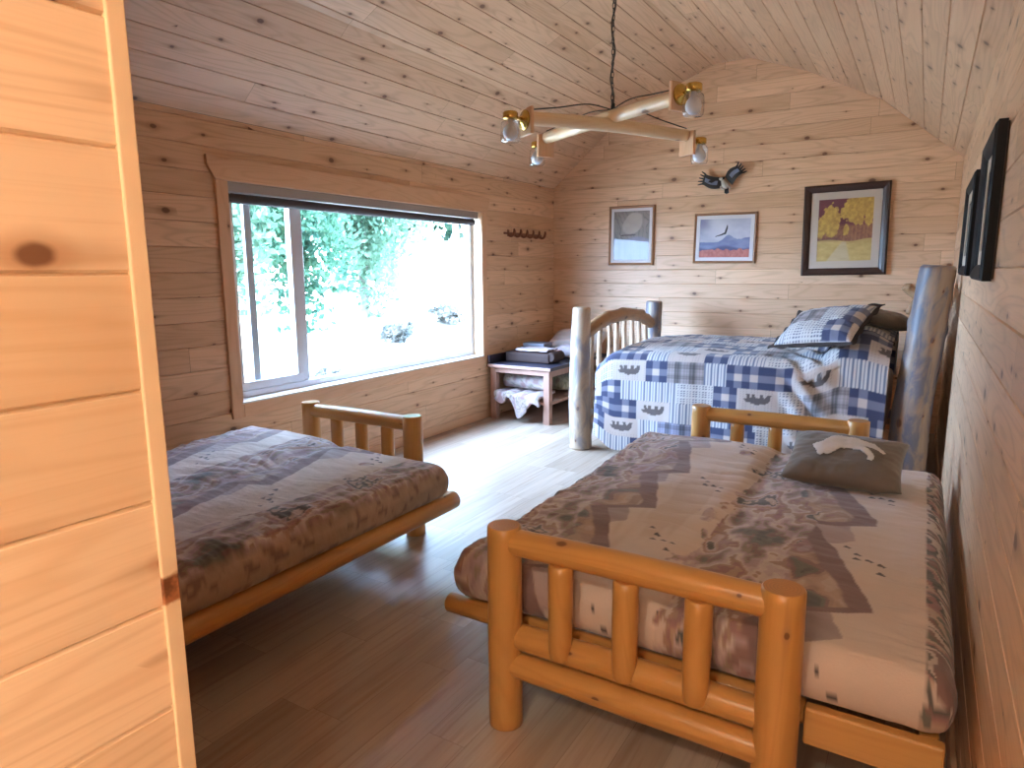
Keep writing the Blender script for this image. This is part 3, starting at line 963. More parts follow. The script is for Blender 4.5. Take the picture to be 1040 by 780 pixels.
def pillow_mesh(f, n=56, sides=(1, -1)):
    g = np.linspace(-1, 1, n)
    A, B = np.meshgrid(g, g, indexing='ij')
    V, F, AB = [], [], []
    for i, s in enumerate(sides):
        V.append(f(A.ravel(), B.ravel(), s))
        AB.append(np.stack([A.ravel(), B.ravel()], 1))
        F += [tuple(j + i * n * n for j in q) for q in grid_faces(n, n, s < 0)]
    return np.vstack(V), F, np.vstack(AB)

def xf(V, loc, rot):
    Rm = np.array(Matrix.Rotation(rot[2], 3, 'Z') @ Matrix.Rotation(rot[1], 3, 'Y') @ Matrix.Rotation(rot[0], 3, 'X'))
    return np.asarray(V) @ Rm.T + np.asarray(loc)

# grey-brown cushion with a pale animal applique
cl, cr = (-0.222, 2.93, 0.585), (math.radians(21), 0.0, math.radians(-2))
fc = pillow_fn(0.43, 0.33, 0.125, 5)
V, F, AB = pillow_mesh(fc, 60)
V, F = weld(V, F)
cush = thing('cushion', 'grey-brown cushion with pale bear shape lying on the near futon', 'cushion', (cl[0], cl[1], 0.48))
new('cushion_cover', xf(V, cl, cr), F, M['brown_cloth'], cush)
BEAR = [(-0.50, 0.10), (-0.42, 0.24), (-0.30, 0.36), (-0.12, 0.42), (0.1, 0.36), (0.30, 0.30), (0.52, 0.22), (0.72, 0.06), (0.80, -0.06), (0.72, -0.10), (0.60, -0.02), (0.46, 0.05), (0.36, 0.06),
        (0.50, -0.08), (0.60, -0.24), (0.56, -0.38), (0.44, -0.36), (0.42, -0.24), (0.26, -0.12), (0.06, -0.06), (-0.12, -0.10), (-0.24, -0.26), (-0.34, -0.38), (-0.42, -0.34),
        (-0.46, -0.42), (-0.56, -0.38), (-0.60, -0.24), (-0.68, -0.14), (-0.72, -0.02), (-0.64, 0.04), (-0.58, 0.06)]
def applique(poly, f, loc, rot, sx, sy, ox, oy, mat, parent, n=90, name='applique'):
    g = np.linspace(-1, 1, n)
    A, B = np.meshgrid(g, g, indexing='ij')
    ins = in_poly(A, B, poly)
    P = f((A * sx + ox).ravel(), (B * sy + oy).ravel(), 1)
    P[:, 2] += 0.003
    F = [q for q in grid_faces(n, n) if all(ins.ravel()[i] for i in q)]
    used = sorted({i for q in F for i in q})
    mp = {v: i for i, v in enumerate(used)}
    Vt = xf(P[used], loc, rot)
    o = new(name, Vt, [tuple(mp[i] for i in q) for q in F], mat, parent)
    m = o.modifiers.new('solid', 'SOLIDIFY')
    m.thickness = 0.002
    m.offset = 1
    return o
applique(BEAR, fc, cl, cr, 0.84, 1.2, 0.03, 0.06, M['cream_cloth'], cush)
settle(cush, NEAR_MATTRESS)

# ------------------------------------------------------------------ rustic log bed
def gkn(n, seed, h=0.012, w=0.022):
    r = random.Random(seed)
    return [(r.uniform(.05, .95), r.uniform(0, 2 * PI), h * r.uniform(.4, 1.1), w * r.uniform(.8, 1.3)) for _ in range(n)]
bed = thing('log_bed', 'rustic peeled-log bed frame with arched footboard and stick spindles by the back wall', 'bed', (-1.04, 5.1, 0))
BY0, BY1 = 4.45, 5.78
FX = -2.12
def blog(nm, P, R, mat, seed, lump=0.06, kn=5, n=28, rings=40, ch=0.008, h=0.012, w=0.022, parent=bed):
    t = tube(P, R, n, rings, lump, seed, ch, gkn(kn, seed, h, w))
    return new(nm, t[0], t[1], mat, parent, True, t[2])
blog('foot_post', [(FX, BY0, 0), (FX - 0.015, BY0, 0.5), (FX - 0.005, BY0, 1.055)], [0.083, 0.078, 0.064], M['rustic_pale'], 11, kn=7)
blog('foot_post', [(FX + 0.05, BY1, 0), (FX + 0.06, BY1, 0.5), (FX + 0.07, BY1, 1.045)], [0.078, 0.075, 0.07], M['rustic_grey'], 12, kn=5)
blog('foot_arch', [(FX + 0.0, BY0 + 0.05, 0.855), (FX + 0.03, BY0 + 0.3, 0.935), (FX + 0.05, BY0 + 0.65, 0.965), (FX + 0.055, BY0 + 1.0, 0.935), (FX + 0.06, BY1 - 0.05, 0.85)], [0.045, 0.05, 0.052, 0.05, 0.045], M['rustic_tan'], 13, 0.08, 8, h=0.018, w=0.02)
blog('foot_rail', [(FX, BY0 + 0.05, 0.24), (FX + 0.04, BY1 - 0.05, 0.24)], [0.055, 0.05], M['rustic_pale'], 14)
r = random.Random(3)
for i in range(8):
    y = BY0 + 0.13 + i * 0.148
    zt = 0.90 + 0.06 * math.sin(PI * (y - BY0) / (BY1 - BY0))
    w = [r.uniform(-.014, .014) for _ in range(4)]
    x = FX + 0.02 + 0.03 * i / 7
    blog('spindle', [(x, y, 0.25), (x + w[0], y + w[1], 0.48), (x + w[2], y + w[3], 0.7), (x, y, zt)], [0.024, 0.021, 0.02, 0.018], M['spindle'], 30 + i, 0.12, 4, 12, 24, 0.003, 0.008, 0.014)
blog('head_post', [(-0.01, BY0 + 0.04, 0), (-0.012, BY0 + 0.04, 0.45), (0.02, BY0 + 0.04, 0.9), (0.05, BY0 + 0.04, 1.335)], [0.10, 0.102, 0.097, 0.088], M['rustic_grey'], 21, 0.05, 12, 36, 60, 0.012)
blog('head_post', [(0.02, BY1, 0), (0.03, BY1, 1.30)], [0.09, 0.08], M['rustic_grey'], 22, 0.05, 7)
blog('head_arch', [(0.03, BY0 + 0.1, 1.06), (0.035, BY0 + 0.65, 1.2), (0.03, BY1 - 0.05, 1.06)], [0.05, 0.055, 0.05], M['rustic_tan'], 23, 0.08, 6)
blog('head_rail', [(0.01, BY0 + 0.1, 0.3), (0.02, BY1 - 0.05, 0.3)], [0.055, 0.055], M['rustic_grey'], 24)
for i in range(6):
    y = BY0 + 0.25 + i * 0.17
    blog('spindle', [(0.02, y, 0.32), (0.03, y, 0.7), (0.032, y, 1.07 + 0.1 * math.sin(PI * (y - BY0) / (BY1 - BY0)))], [0.026, 0.024, 0.022], M['spindle'], 60 + i, 0.1, 3, 12, 20, 0.003, 0.008, 0.014)
# gnarled root end sticking out beside the headboard post
blog('burl', [(0.0, BY0 + 0.12, 1.14), (-0.07, BY0 + 0.14, 1.19), (-0.115, BY0 + 0.14, 1.215)], [0.03, 0.028, 0.018], M['rustic_tan'], 25, 0.25, 5, 16, 16, 0.006, 0.014, 0.016)
blog('burl', [(-0.03, BY0 + 0.13, 1.15), (-0.06, BY0 + 0.13, 1.10), (-0.07, BY0 + 0.13, 1.05)], [0.022, 0.018, 0.012], M['rustic_tan'], 26, 0.25, 4, 14, 14, 0.005, 0.01, 0.014)
for y, s in ((BY0 + 0.06, 15), (BY1 - 0.02, 16)):
    blog('side_rail', [(FX + 0.07, y, 0.205), (-1.0, y, 0.205), (-0.1, y, 0.205)], [0.06, 0.058, 0.06], M['rustic_pale'] if s == 15 else M['rustic_grey'], s)
V, F = rbox((-1.94, BY0 + 0.07, 0.27), (-0.15, BY1 - 0.07, 0.60), 0.05, (0.06, 0.06, 0.05))
new('mattress', V, F, M['sheet'], bed)

# patchwork print
BEARQ = [(-0.9, -0.05), (-0.75, 0.18), (-0.55, 0.28), (-0.35, 0.30), (-0.1, 0.42), (0.25, 0.40), (0.6, 0.32), (0.82, 0.10), (0.88, -0.2), (0.92, -0.55), (0.66, -0.55), (0.62, -0.28), (0.45, -0.22),
         (0.40, -0.55), (0.16, -0.55), (0.18, -0.2), (-0.1, -0.16), (-0.12, -0.55), (-0.36, -0.55), (-0.36, -0.2), (-0.46, -0.14), (-0.5, -0.5), (-0.72, -0.5), (-0.66, -0.08)]
def quilt_print(a, b, seed=0, flip=True):
    S = 0.155
    WHITE, NAVY, MID, GREY, BEIGE, BROWN = (np.array(c) for c in ((0.61, 0.59, 0.58), (0.020, 0.032, 0.10), (0.155, 0.165, 0.24), (0.20, 0.18, 0.19), (0.55, 0.47, 0.43), (0.10, 0.078, 0.075)))
    j = np.floor(b / S)
    fb = b / S - j
    W1, W2 = 0.245, 0.15
    a2 = a + (W1 + W2) * hash1(j, j * 3 + 1, 8 + seed)
    i2 = np.floor(a2 / (W1 + W2))
    ra = a2 - i2 * (W1 + W2)
    wide = ra < W1
    fa = np.where(wide, ra / W1, (ra - W1) / W2)
    i = i2 * 2 + (~wide)
    kw = np.array([0, 3, 7, 0, 2, 6])[((i2 + 2 * j + seed) % 6).astype(int)]
    kn = np.array([1, 2, 1, 6, 1, 5])[((i2 + 3 * j + seed) % 6).astype(int)]
    kind = np.where(wide, kw, kn)
    rnd = hash1(i, j, 5 + seed)
    c = np.repeat(WHITE[None], len(a), 0)
    def setc(m, col):
        c[m] = col
    # 0, 4: bear on beige
    for kk in (0, 4):
        m = kind == kk
        setc(m, BEIGE)
        yy = (fb - 0.5) * 2 * (-1 if flip else 1)
        xx = (fa - 0.5) * 2
        bm = m & in_poly(xx * 1.35, yy * 0.98, BEARQ)
        setc(bm, BROWN)
        dots = m & ~bm & (np.mod(a, 0.017) < 0.004) & (np.mod(b, 0.017) < 0.006)
        setc(dots, BEIGE * 0.75)
    # 1: navy gingham
    m = kind == 1
    g1, g2 = np.mod(np.floor(fa * 3), 2) == 0, np.mod(np.floor(fb * 3), 2) == 0
    setc(m & g1 & g2, NAVY)
    setc(m & (g1 ^ g2), MID)
    setc(m & ~g1 & ~g2, BEIGE * 1.05)
    m = kind == 7
    g1, g2 = np.mod(np.floor(fa * 5), 2) == 0, np.mod(np.floor(fb * 3), 2) == 0
    setc(m & g1 & g2, NAVY)
    setc(m & (g1 ^ g2), MID)
    setc(m & ~g1 & ~g2, BEIGE * 1.05)
    # 2, 5: pinstripe
    m = (kind == 2) | (kind == 5)
    st = np.mod(a, 0.0215) < 0.0085
    setc(m, WHITE)
    setc(m & st, np.array([0.15, 0.18, 0.26]))
    # 3: grey-brown plaid
    m = kind == 3
    p1 = sstep(0.3, 0.5, 0.5 + 0.5 * np.sin(fa * 2 * PI * 2.5)) * 0.7 + 0.3 * (np.mod(fa * 12, 1) < 0.5)
    p2 = sstep(0.3, 0.5, 0.5 + 0.5 * np.sin(fb * 2 * PI * 2 + 1)) * 0.7 + 0.3 * (np.mod(fb * 8, 1) < 0.5)
    pc = GREY[None] * (0.25 + 0.8 * p1 + 0.6 * p2 * p1 + 0.3 * p2)[:, None] + 0.015
    c[m] = pc[m]
    # 6: dotted check
    m = kind == 6
    d = (np.mod(a, 0.020) < 0.010) & (np.mod(b, 0.020) < 0.010)
    setc(m, WHITE * 0.98)
    setc(m & d, np.array([0.12, 0.13, 0.18]))
    # half of the plaid patches show the blue colourway
    m = (kind == 3) & (rnd > 0.7)
    c[m] = c[m] * np.array([0.8, 0.92, 1.25])
    # stitched seam between the patches
    return np.clip(c, 0, 1)

def make_quilt():
    nu, nv = 300, 290
    X0, X1 = -1.965, -0.142
    us = np.linspace(0, 1, nu)
    # profile across the bed: front hem -> up the drop -> over the top -> short far drop
    s_drop, s_top, s_back = 0.70, BY1 - BY0 + 0.10, 0.35
    S = np.linspace(0, s_drop + s_top + s_back, nv)
    U_, S_ = np.meshgrid(us, S, indexing='ij')
    X = X0 + (X1 - X0) * U_
    yf = BY0 - 0.085
    yb = BY1 + 0.085
    r = 0.085
    # front drop
    ptop = 0.735 + 0.02 * np.sin(PI * U_)
    def bump(Xa, Ya):
        b = sstep(-0.54, -0.38, Xa) * (1 - 0.35 * sstep(-0.30, -0.10, Xa))
        return 0.165 * b * (0.55 + 0.45 * sstep(BY0 - 0.1, BY0 + 0.15, Ya)) * (1 - 0.6 * sstep(BY1 - 0.25, BY1 + 0.05, Ya))
    hem = 0.05 + 0.03 * (fbm(X * 3, 0.5, 0, 300, 3) - 0.5) + 0.10 * sstep(-1.80, -1.985, X)
    Y = np.zeros_like(X)
    Z = np.zeros_like(X)
    t = np.clip(S_ / s_drop, 0, 1)
    on_drop = S_ < s_drop
    wave = 0.020 * (fbm(X * 4.5, S_ * 1.2, 0, 310, 3) - 0.5) * 2 + 0.012 * np.sin(X * 13 + 2 * fbm(X * 2, 0, 0, 311, 2))
    fl = 1 - t
    edge_z = ptop - r
    Yd = yf - 0.02 * fl - wave * (0.2 + fl) 
    Zd = hem + (edge_z - hem) * t
    tt = S_ - s_drop
    arc = r * PI / 2
    on_arc = (tt >= 0) & (tt < arc)
    an = np.clip(tt / arc, 0, 1) * PI / 2
    Ya = yf + r - r * np.cos(an) - wave * 0.2
    Za = edge_z + r * np.sin(an)
    on_top = (tt >= arc)
    tw = tt - arc
    wtop = yb - yf - 2 * r
    Yt = yf + r + np.clip(tw, 0, wtop)
    Zt = ptop + 0.035 * np.sin(PI * np.clip(tw / wtop, 0, 1)) + 0.02 * (fbm(X * 4, Yt * 4, 0, 320, 4) - 0.5) * 2
    tb = np.clip(tw - wtop, 0, 10)
    anb = np.clip(tb / arc, 0, 1) * PI / 2
    Yt = np.where(tb > 0, yb - r + r * np.sin(anb), Yt)
    Zt = np.where(tb > 0, ptop - r + r * np.cos(anb) - np.clip(tb - arc, 0, 1), Zt)
    Y = np.where(on_drop, Yd, np.where(on_arc, Ya, Yt))
    Z = np.where(on_drop, Zd, np.where(on_arc, Za, Zt))
    b = bump(X, Y)
    lift = np.where(on_drop, t ** 2, 1.0)
    Z = Z + b * lift
    Y = Y + 0.10 * b / 0.17 * sstep(0.35, 0.8, Z) * np.where(Y < BY0 + 0.2, 0.55, 0)
    # the foot end sinks over the mattress edge
    e = sstep(-1.80, -1.985, X)
    topish = sstep(0.3, 0.72, Z)
    Z = Z - 0.10 * e ** 1.6 * topish
    X2 = X - 0.04 * e * (1 - topish) * 0
    # wrinkles radiating where the cloth climbs over the pillow
    wr = np.exp(-((X + 0.55) / 0.12) ** 2) * 0.02 * np.sin(S_ * 30 + X * 40)
    Y = Y - wr * on_drop
    Z = Z + wr * (~on_drop)
    V = np.stack([X2.ravel(), Y.ravel(), Z.ravel()], 1)
    V[:, 2] = np.maximum(V[:, 2], 0.012)
    c = quilt_print(X.ravel() + 3.3, S_.ravel() + 0.03)
    o = new('quilt', V, grid_faces(nu, nv), M['quilt_cloth'], None, True, None, c, loc=(-1.04, 5.1, 0.7))
    m = o.modifiers.new('solid', 'SOLIDIFY')
    m.thickness = 0.012
    m.offset = 1
    return tag(o, 'blue and white patchwork quilt with bears draped over the log bed', 'quilt')
QUILT = make_quilt()

# patchwork pillow leaning on the covered pillows, brown sham behind
def print_pillow(name, label, w, h, t, seed, loc, rot, front, backmat, flange=None):
    f = pillow_fn(w, h, t, seed)
    root = thing(name, label, 'pillow', (loc[0], loc[1], loc[2] - 0.1))
    V, F, AB = pillow_mesh(f, 80, (1,))
    c = quilt_print(AB[:, 0] * w / 2 + 5 + seed * 0.1, AB[:, 1] * h / 2 + 5, seed, False)
    new('pillow_front', xf(V, loc, rot), F, M['quilt_cloth'], root, True, None, c)
    V, F, AB = pillow_mesh(f, 40, (-1,))
    new('pillow_back', xf(V, loc, rot), F, backmat, root)
    # flat border all round
    n = 40
    e = np.concatenate([np.stack([np.linspace(-1, 1, n), -np.ones(n)], 1)[:-1], np.stack([np.ones(n), np.linspace(-1, 1, n)], 1)[:-1],
                        np.stack([np.linspace(1, -1, n), np.ones(n)], 1)[:-1], np.stack([-np.ones(n), np.linspace(1, -1, n)], 1)[:-1]])
    inner = f(e[:, 0] * 0.985, e[:, 1] * 0.985, 1) * np.array([1, 1, 0])
    outer = f(e[:, 0], e[:, 1], 1) * np.array([1, 1, 0]) + e * 0.0 @ np.zeros((2, 3))
    outer[:, :2] += e * 0.028
    outer[:, 2] = 0.008 * np.sin(np.arange(len(e)) * 0.7)
    V = np.vstack([inner + [0, 0, 0.004], outer + [0, 0, 0.003], outer - [0, 0, 0.003], inner - [0, 0, 0.004]])
    k = len(e)
    F = [(i + q * k, (i + 1) % k + q * k, (i + 1) % k + (q + 1) * k, i + (q + 1) * k) for q in range(3) for i in range(k)]
    new('flange', xf(V, loc, rot), F, flange or backmat, root)
    return root
tp = print_pillow('throw_pillow', 'patchwork bear pillow with dark border leaning on top of the quilt', 0.50, 0.40, 0.15, 2, (-0.52, 4.60, 0.955), (math.radians(30), math.radians(-7), math.radians(-22)), None, M['dark_cloth'])
settle(tp, QUILT)
fs = pillow_fn(0.30, 0.30, 0.10, 9)
V, F, AB = pillow_mesh(fs, 44)
V, F = weld(V, F)
ls, rs = (-0.205, 4.95, 0.99), (math.radians(6), math.radians(12), math.radians(8))
sham = thing('pillow_sham', 'dark brown pillow sham standing against the headboard post', 'pillow', (-0.155, 4.83, 0.74))
new('sham_cover', xf(V, ls, rs), F, M['brown_cloth'], sham)
n = 60
th = np.linspace(-1, 1, n)
ruf = []
for k, (zz_, ww) in enumerate(((0.0, 0.0), (0.05, 0.012))):
    ruf.append(np.stack([th * 0.14, np.full(n, 0.146 + zz_), ww * np.sin(th * 40)], 1))
o = new('ruffle', xf(np.vstack(ruf), ls, rs), [(i, i + 1, n + i + 1, n + i) for i in range(n - 1)], M['dark_cloth'], sham)
sm = o.modifiers.new('solid', 'SOLIDIFY')
sm.thickness = 0.006
settle(sham, QUILT)

# ------------------------------------------------------------------ corner bench table and what lies on it
TX0, TX1, TY0, TY1, TZ = -3.295, -2.655, 4.965, 6.15, 0.5
tab = thing('side_table', 'low dark-topped wooden bench table in the corner below the peg rack', 'table', ((TX0 + TX1) / 2, (TY0 + TY1) / 2, 0))
for x in (TX0 + 0.05, TX1 - 0.05):
    for y in (TY0 + 0.045, TY1 - 0.05):
        bevel(new('leg', *box((x - 0.03, y - 0.03, 0), (x + 0.03, y + 0.03, 0.468))[:2], M['table_wood'], tab, False), 0.004)
bevel(new('apron', *box((TX0 + 0.02, TY0 + 0.016, 0.425), (TX1 - 0.02, TY0 + 0.034, 0.468))[:2], M['table_wood_x'], tab, False), 0.003)
bevel(new('apron', *box((TX1 - 0.05, TY0 + 0.075, 0.41), (TX1 - 0.03, TY1 - 0.08, 0.468))[:2], M['table_wood'], tab, False), 0.003)
bevel(new('tabletop', *box((TX0, TY0, 0.469), (TX1, TY1, TZ))[:2], M['table_top'], tab, False), 0.004)
bevel(new('front_edging', *box((TX0, TY0 - 0.008, 0.472), (TX1, TY0 - 0.0005, TZ - 0.002))[:2], M['table_wood_x'], tab, False), 0.002)
bevel(new('upstand', *box((TX0, TY0 + 0.004, TZ), (TX0 + 0.02, TY1, TZ + 0.075))[:2], M['table_top'], tab, False), 0.004)
bevel(new('shelf', *box((TX0 + 0.03, TY0 + 0.02, 0.17), (TX1 - 0.02, TY1 - 0.02, 0.195))[:2], M['table_wood_x'], tab, False), 0.003)

# on the top: long dark case, folded cloth on it, small grey box behind it, pale pillow at the back
cx_, cy_ = -2.99, 5.27
case = thing('storage_case', 'long dark brown case lying on the corner bench table', 'case', (cx_, cy_, TZ))
V, F = rbox((cx_ - 0.24, cy_ - 0.11, TZ + 0.001), (cx_ + 0.22, cy_ + 0.11, TZ + 0.095), 0.018, (0.02, 0.02, 0.012))
new('case_body', V, F, M['dark_box'], case)
V, F, _ = tube([(cx_ + 0.225, cy_ - 0.10, TZ + 0.062), (cx_ + 0.225, cy_ + 0.10, TZ + 0.062)], [0.045, 0.045], 20, 6, 0.02, 3, 0.01)
new('rolled_end', V, F, M['dark_box'], case)
nx = 40
gx, gy = np.meshgrid(np.linspace(0, 1, nx), np.linspace(0, 1, nx), indexing='ij')
V = np.stack([cx_ - 0.13 + 0.32 * gx, cy_ - 0.10 + 0.21 * gy, TZ + 0.099 + 0.014 * fbm(gx * 5, gy * 5, 0, 4, 3) + 0.008 * np.abs(np.sin(gy * 9))], -1).reshape(-1, 3)
o = new('folded_towel', V, grid_faces(nx, nx), M['lilac_cloth'], None, True, loc=(cx_, cy_, TZ + 0.097))
sm = o.modifiers.new('solid', 'SOLIDIFY'); sm.thickness = 0.012; sm.offset = 1
tag(o, 'folded pale lilac towel lying on the dark brown case', 'towel')
gb = thing('tissue_box', 'small grey box behind the dark brown case on the bench table', 'box', (-3.08, 5.50, TZ))
bevel(new('box_body', *box((-3.19, 5.42, TZ + 0.001), (-2.97, 5.58, TZ + 0.115))[:2], M['grey_box'], gb, False), 0.006)
bevel(new('box_lid', *box((-3.195, 5.415, TZ + 0.116), (-2.965, 5.585, TZ + 0.15))[:2], M['grey_box'], gb, False), 0.006)
fp = pillow_fn(0.56, 0.38, 0.16, 21)
V, F, AB = pillow_mesh(fp, 44)
V, F = weld(V, F)
o = new('bed_pillow', xf(V, (-2.90, 5.96, 0.63), (math.radians(24), 0, 0)), F, M['sheet'], None, True, loc=(-2.88, 5.93, TZ))
tag(o, 'pale bed pillow at the back end of the bench table', 'pillow')
fp2 = pillow_fn(0.32, 0.22, 0.12, 23)
V, F, AB = pillow_mesh(fp2, 40)
V, F = weld(V, F)
o = new('folded_blanket', xf(V, (-2.80, 5.66, 0.572), (0, 0, 0)), F, M['lilac_cloth'], None, True, loc=(-2.80, 5.66, TZ))
tag(o, 'pinkish folded blanket in front of the pale bed pillow on the bench table', 'blanket')

# on the shelf: blanket roll over a draped sheet; floral cushion behind
def floral(V, s):
    c = np.repeat(np.array([[0.55, 0.49, 0.46]]), len(V), 0)
    f = fbm(V[:, 0] * 22, V[:, 1] * 22, V[:, 2] * 22, s, 3)
    for lo, hi, col in ((0.58, 0.62, (0.35, 0.2, 0.2)), (0.36, 0.40, (0.2, 0.2, 0.12)), (0.47, 0.49, (0.36, 0.33, 0.4))):
        m = sstep(lo, hi, f) if lo > 0.5 else (sstep(lo - 0.02, lo, f) * sstep(hi + 0.02, hi, f))
        c = c * (1 - 0.8 * m)[:, None] + np.array(col) * (0.8 * m)[:, None]
    return c
V, F, U = tube([(-3.22, 5.16, 0.335), (-3.0, 5.15, 0.34), (-2.755, 5.14, 0.335)], [0.058, 0.07, 0.066], 30, 30, 0.12, 71, 0.02)
o = new('blanket_roll', V, F, M['quilt_cloth'], None, True, None, floral(V, 81), loc=(-2.99, 5.15, 0.27))
tag(o, 'rolled floral cream blanket on the shelf under the bench table', 'blanket')
gx, gy = np.meshgrid(np.linspace(0, 1, 60), np.linspace(0, 1, 60), indexing='ij')
dr = np.clip((0.42 - gy) / 0.42, 0, 1)
hemv = 0.09 * (0.35 + 0.9 * np.exp(-((gx - 0.62) / 0.2) ** 2) + 0.25 * np.sin(gx * 14))
Xs = -3.20 + 0.45 * gx + 0.006 * np.sin(gy * 12)
Ys = np.where(dr > 0, 4.948 - 0.014 * np.abs(np.sin(gx * 13)) * dr, 4.948 + 0.30 * (gy - 0.42) / 0.58)
Zs = 0.232 + 0.012 * fbm(gx * 6, gy * 6, 0, 91, 3) + 0.010 * np.sin(gx * 22 + 3 * gy) - hemv * 1.5 * dr
o = new('draped_sheet', np.stack([Xs, Ys, Zs], -1).reshape(-1, 3), grid_faces(60, 60), M['quilt_cloth'], None, True, None,
        floral(np.stack([Xs, Ys, Zs], -1).reshape(-1, 3), 85) * np.array([0.95, 0.85, 0.88]), loc=(-3.0, 5.1, 0.2))
sm = o.modifiers.new('solid', 'SOLIDIFY'); sm.thickness = 0.022; sm.offset = 1
tag(o, 'crumpled pale floral sheet hanging over the shelf edge under the blanket roll', 'sheet')
fp3 = pillow_fn(0.50, 0.36, 0.16, 27)
V, F, AB = pillow_mesh(fp3, 40)
V, F = weld(V, F)
V = xf(V, (-2.90, 5.62, 0.30), (math.radians(10), 0, math.radians(88)))
o = new('floral_cushion', V, F, M['quilt_cloth'], None, True, None, floral(V, 95) * np.array([0.8, 0.82, 0.6]), loc=(-2.9, 5.62, 0.2))
tag(o, 'greenish floral cushion at the back of the shelf under the bench table', 'cushion')

# ------------------------------------------------------------------ pictures on the back wall
def frame_bars(w, h, fw, d):
    """mitred frame in local (x, z), depth along -y"""
    prof = [(0.0, 0.0), (0.0, d * 0.75), (fw * 0.22, d), (fw * 0.62, d * 0.82), (fw * 0.9, d * 0.6), (fw, d * 0.45), (fw, 0.0)]
    V, F = [], []
    cor = [(-1, -1), (1, -1), (1, 1), (-1, 1)]
    n = len(prof)
    for sx, sz in cor:
        for o_, dep in prof:
            V.append((sx * (w / 2 - o_), -dep, sz * (h / 2 - o_)))
    for i in range(4):
        j = (i + 1) % 4
        for k in range(n - 1):
            F.append((i * n + k, j * n + k, j * n + k + 1, i * n + k + 1))
    return np.array(V, float), F

def picture(name, label, cx, cz, w, h, fw, d, fmat, mw, mmat, paint, tilt=0.0, res=0.0035):
    y = YB - 0.004
    root = thing(name, label, 'picture', (cx, YB - d, cz - h / 2))
    R2 = np.array(Matrix.Rotation(tilt, 3, 'Y'))
    def put(V):
        return np.asarray(V) @ R2.T + np.array([cx, y, cz])
    V, F = frame_bars(w, h, fw, d)
    new('frame', put(V), F, fmat, root, False)
    iw, ih = w - 2 * fw, h - 2 * fw
    V, F, _ = ring(-iw / 2 - 0.004, iw / 2 + 0.004, -ih / 2 - 0.004, ih / 2 + 0.004, -0.011, -0.007, mw)
    V = V[:, [1, 0, 2]]
    new('mat_board', put(V), F, mmat, root, False)
    pw, ph = iw - 2 * mw + 0.01, ih - 2 * mw + 0.01
    nx, nz = int(pw / res), int(ph / res)
    gx, gz = np.meshgrid(np.linspace(0, 1, nx), np.linspace(0, 1, nz), indexing='ij')
    V = np.stack([(gx - 0.5) * pw, np.full_like(gx, -0.0065), (gz - 0.5) * ph], -1).reshape(-1, 3)
    new('print', put(V), grid_faces(nx, nz), M['print'], root, False, None, paint(gx.ravel(), gz.ravel()))
    return root

def lerp(a, b, t):
    return np.asarray(a) * (1 - t)[:, None] + np.asarray(b) * t[:, None]

def paint_rocks(x, z):
    c = lerp((0.16, 0.14, 0.13), (0.30, 0.26, 0.24), fbm(x * 9, z * 9, 0, 1, 4))
    br = np.abs(np.sin(x * 24 + 7 * fbm(x * 5, z * 5, 0, 2, 3) + z * 9))
    c = lerp(c, (0.05, 0.045, 0.05), sstep(0.25, 0.08, br) * 0.8)
    d = np.sqrt(((x - 0.52 - 0.35 * (z - 0.72)) / 0.28) ** 2 + ((z - 0.74) / 0.22) ** 2) + 0.25 * (fbm(x * 6, z * 6, 0, 3, 3) - 0.5)
    c = lerp(c, lerp((0.36, 0.31, 0.28), (0.44, 0.38, 0.33), fbm(x * 5, z * 14, 0, 4, 3)), sstep(1.05, 0.9, d))
    low = sstep(0.47, 0.42, z + 0.03 * np.sin(x * 7))  # lower part painted as the window's bluish reflection in the glazing
    c = lerp(c, lerp((0.17, 0.17, 0.24), (0.26, 0.25, 0.33), fbm(x * 12, z * 4, 0, 6, 3)), low)
    br = (np.abs(z - 0.50 - 0.03 * x) < 0.012) & (x > 0.2) & (x < 0.62)
    c[br] = (0.05, 0.03, 0.03)
    return c

def paint_eagle(x, z):
    c = lerp((0.30, 0.32, 0.45), (0.62, 0.62, 0.70), fbm(x * 4 + z * 3, z * 5 - x * 2, 0, 11, 4))
    glow = np.exp(-(((x - 0.45) / 0.2) ** 2 + ((z - 0.72) / 0.3) ** 2))
    c = lerp(c, (0.68, 0.67, 0.72), glow * 0.8)
    c = lerp(c, (0.16, 0.16, 0.30), sstep(0.30, 0.02, x) * sstep(0.55, 0.9, z) * 0.8)
    mt = 0.40 + 0.18 * np.exp(-((x - 0.58) / 0.12) ** 2) + 0.12 * sstep(0.55, 1.0, x) + 0.04 * (fbm(x * 12, 0.5, 0, 13, 4) - 0.5)
    c = lerp(c, lerp((0.10, 0.14, 0.32), (0.28, 0.32, 0.50), fbm(x * 6, z * 14, 0, 14, 3)), sstep(0.015, -0.015, z - mt))
    c = lerp(c, (0.06, 0.07, 0.18), sstep(0.30, 0.22, z + 0.04 * np.sin(x * 9)))
    tr = 0.16 + 0.10 * (fbm(x * 16, 0.2, 0, 15, 4)) * sstep(0.0, 0.1, x)
    c = lerp(c, lerp((0.36, 0.08, 0.07), (0.62, 0.22, 0.17), fbm(x * 30, z * 16, 0, 16, 3)), sstep(0.01, -0.01, z - tr))
    for poly in ([(0.30, 0.53), (0.33, 0.56), (0.42, 0.60), (0.49, 0.645), (0.52, 0.62), (0.49, 0.59), (0.42, 0.565)], [(0.49, 0.60), (0.50, 0.68), (0.545, 0.86), (0.56, 0.78), (0.54, 0.66), (0.52, 0.60)]):
        c[in_poly(x, z, poly)] = (0.015, 0.015, 0.02)
    return c

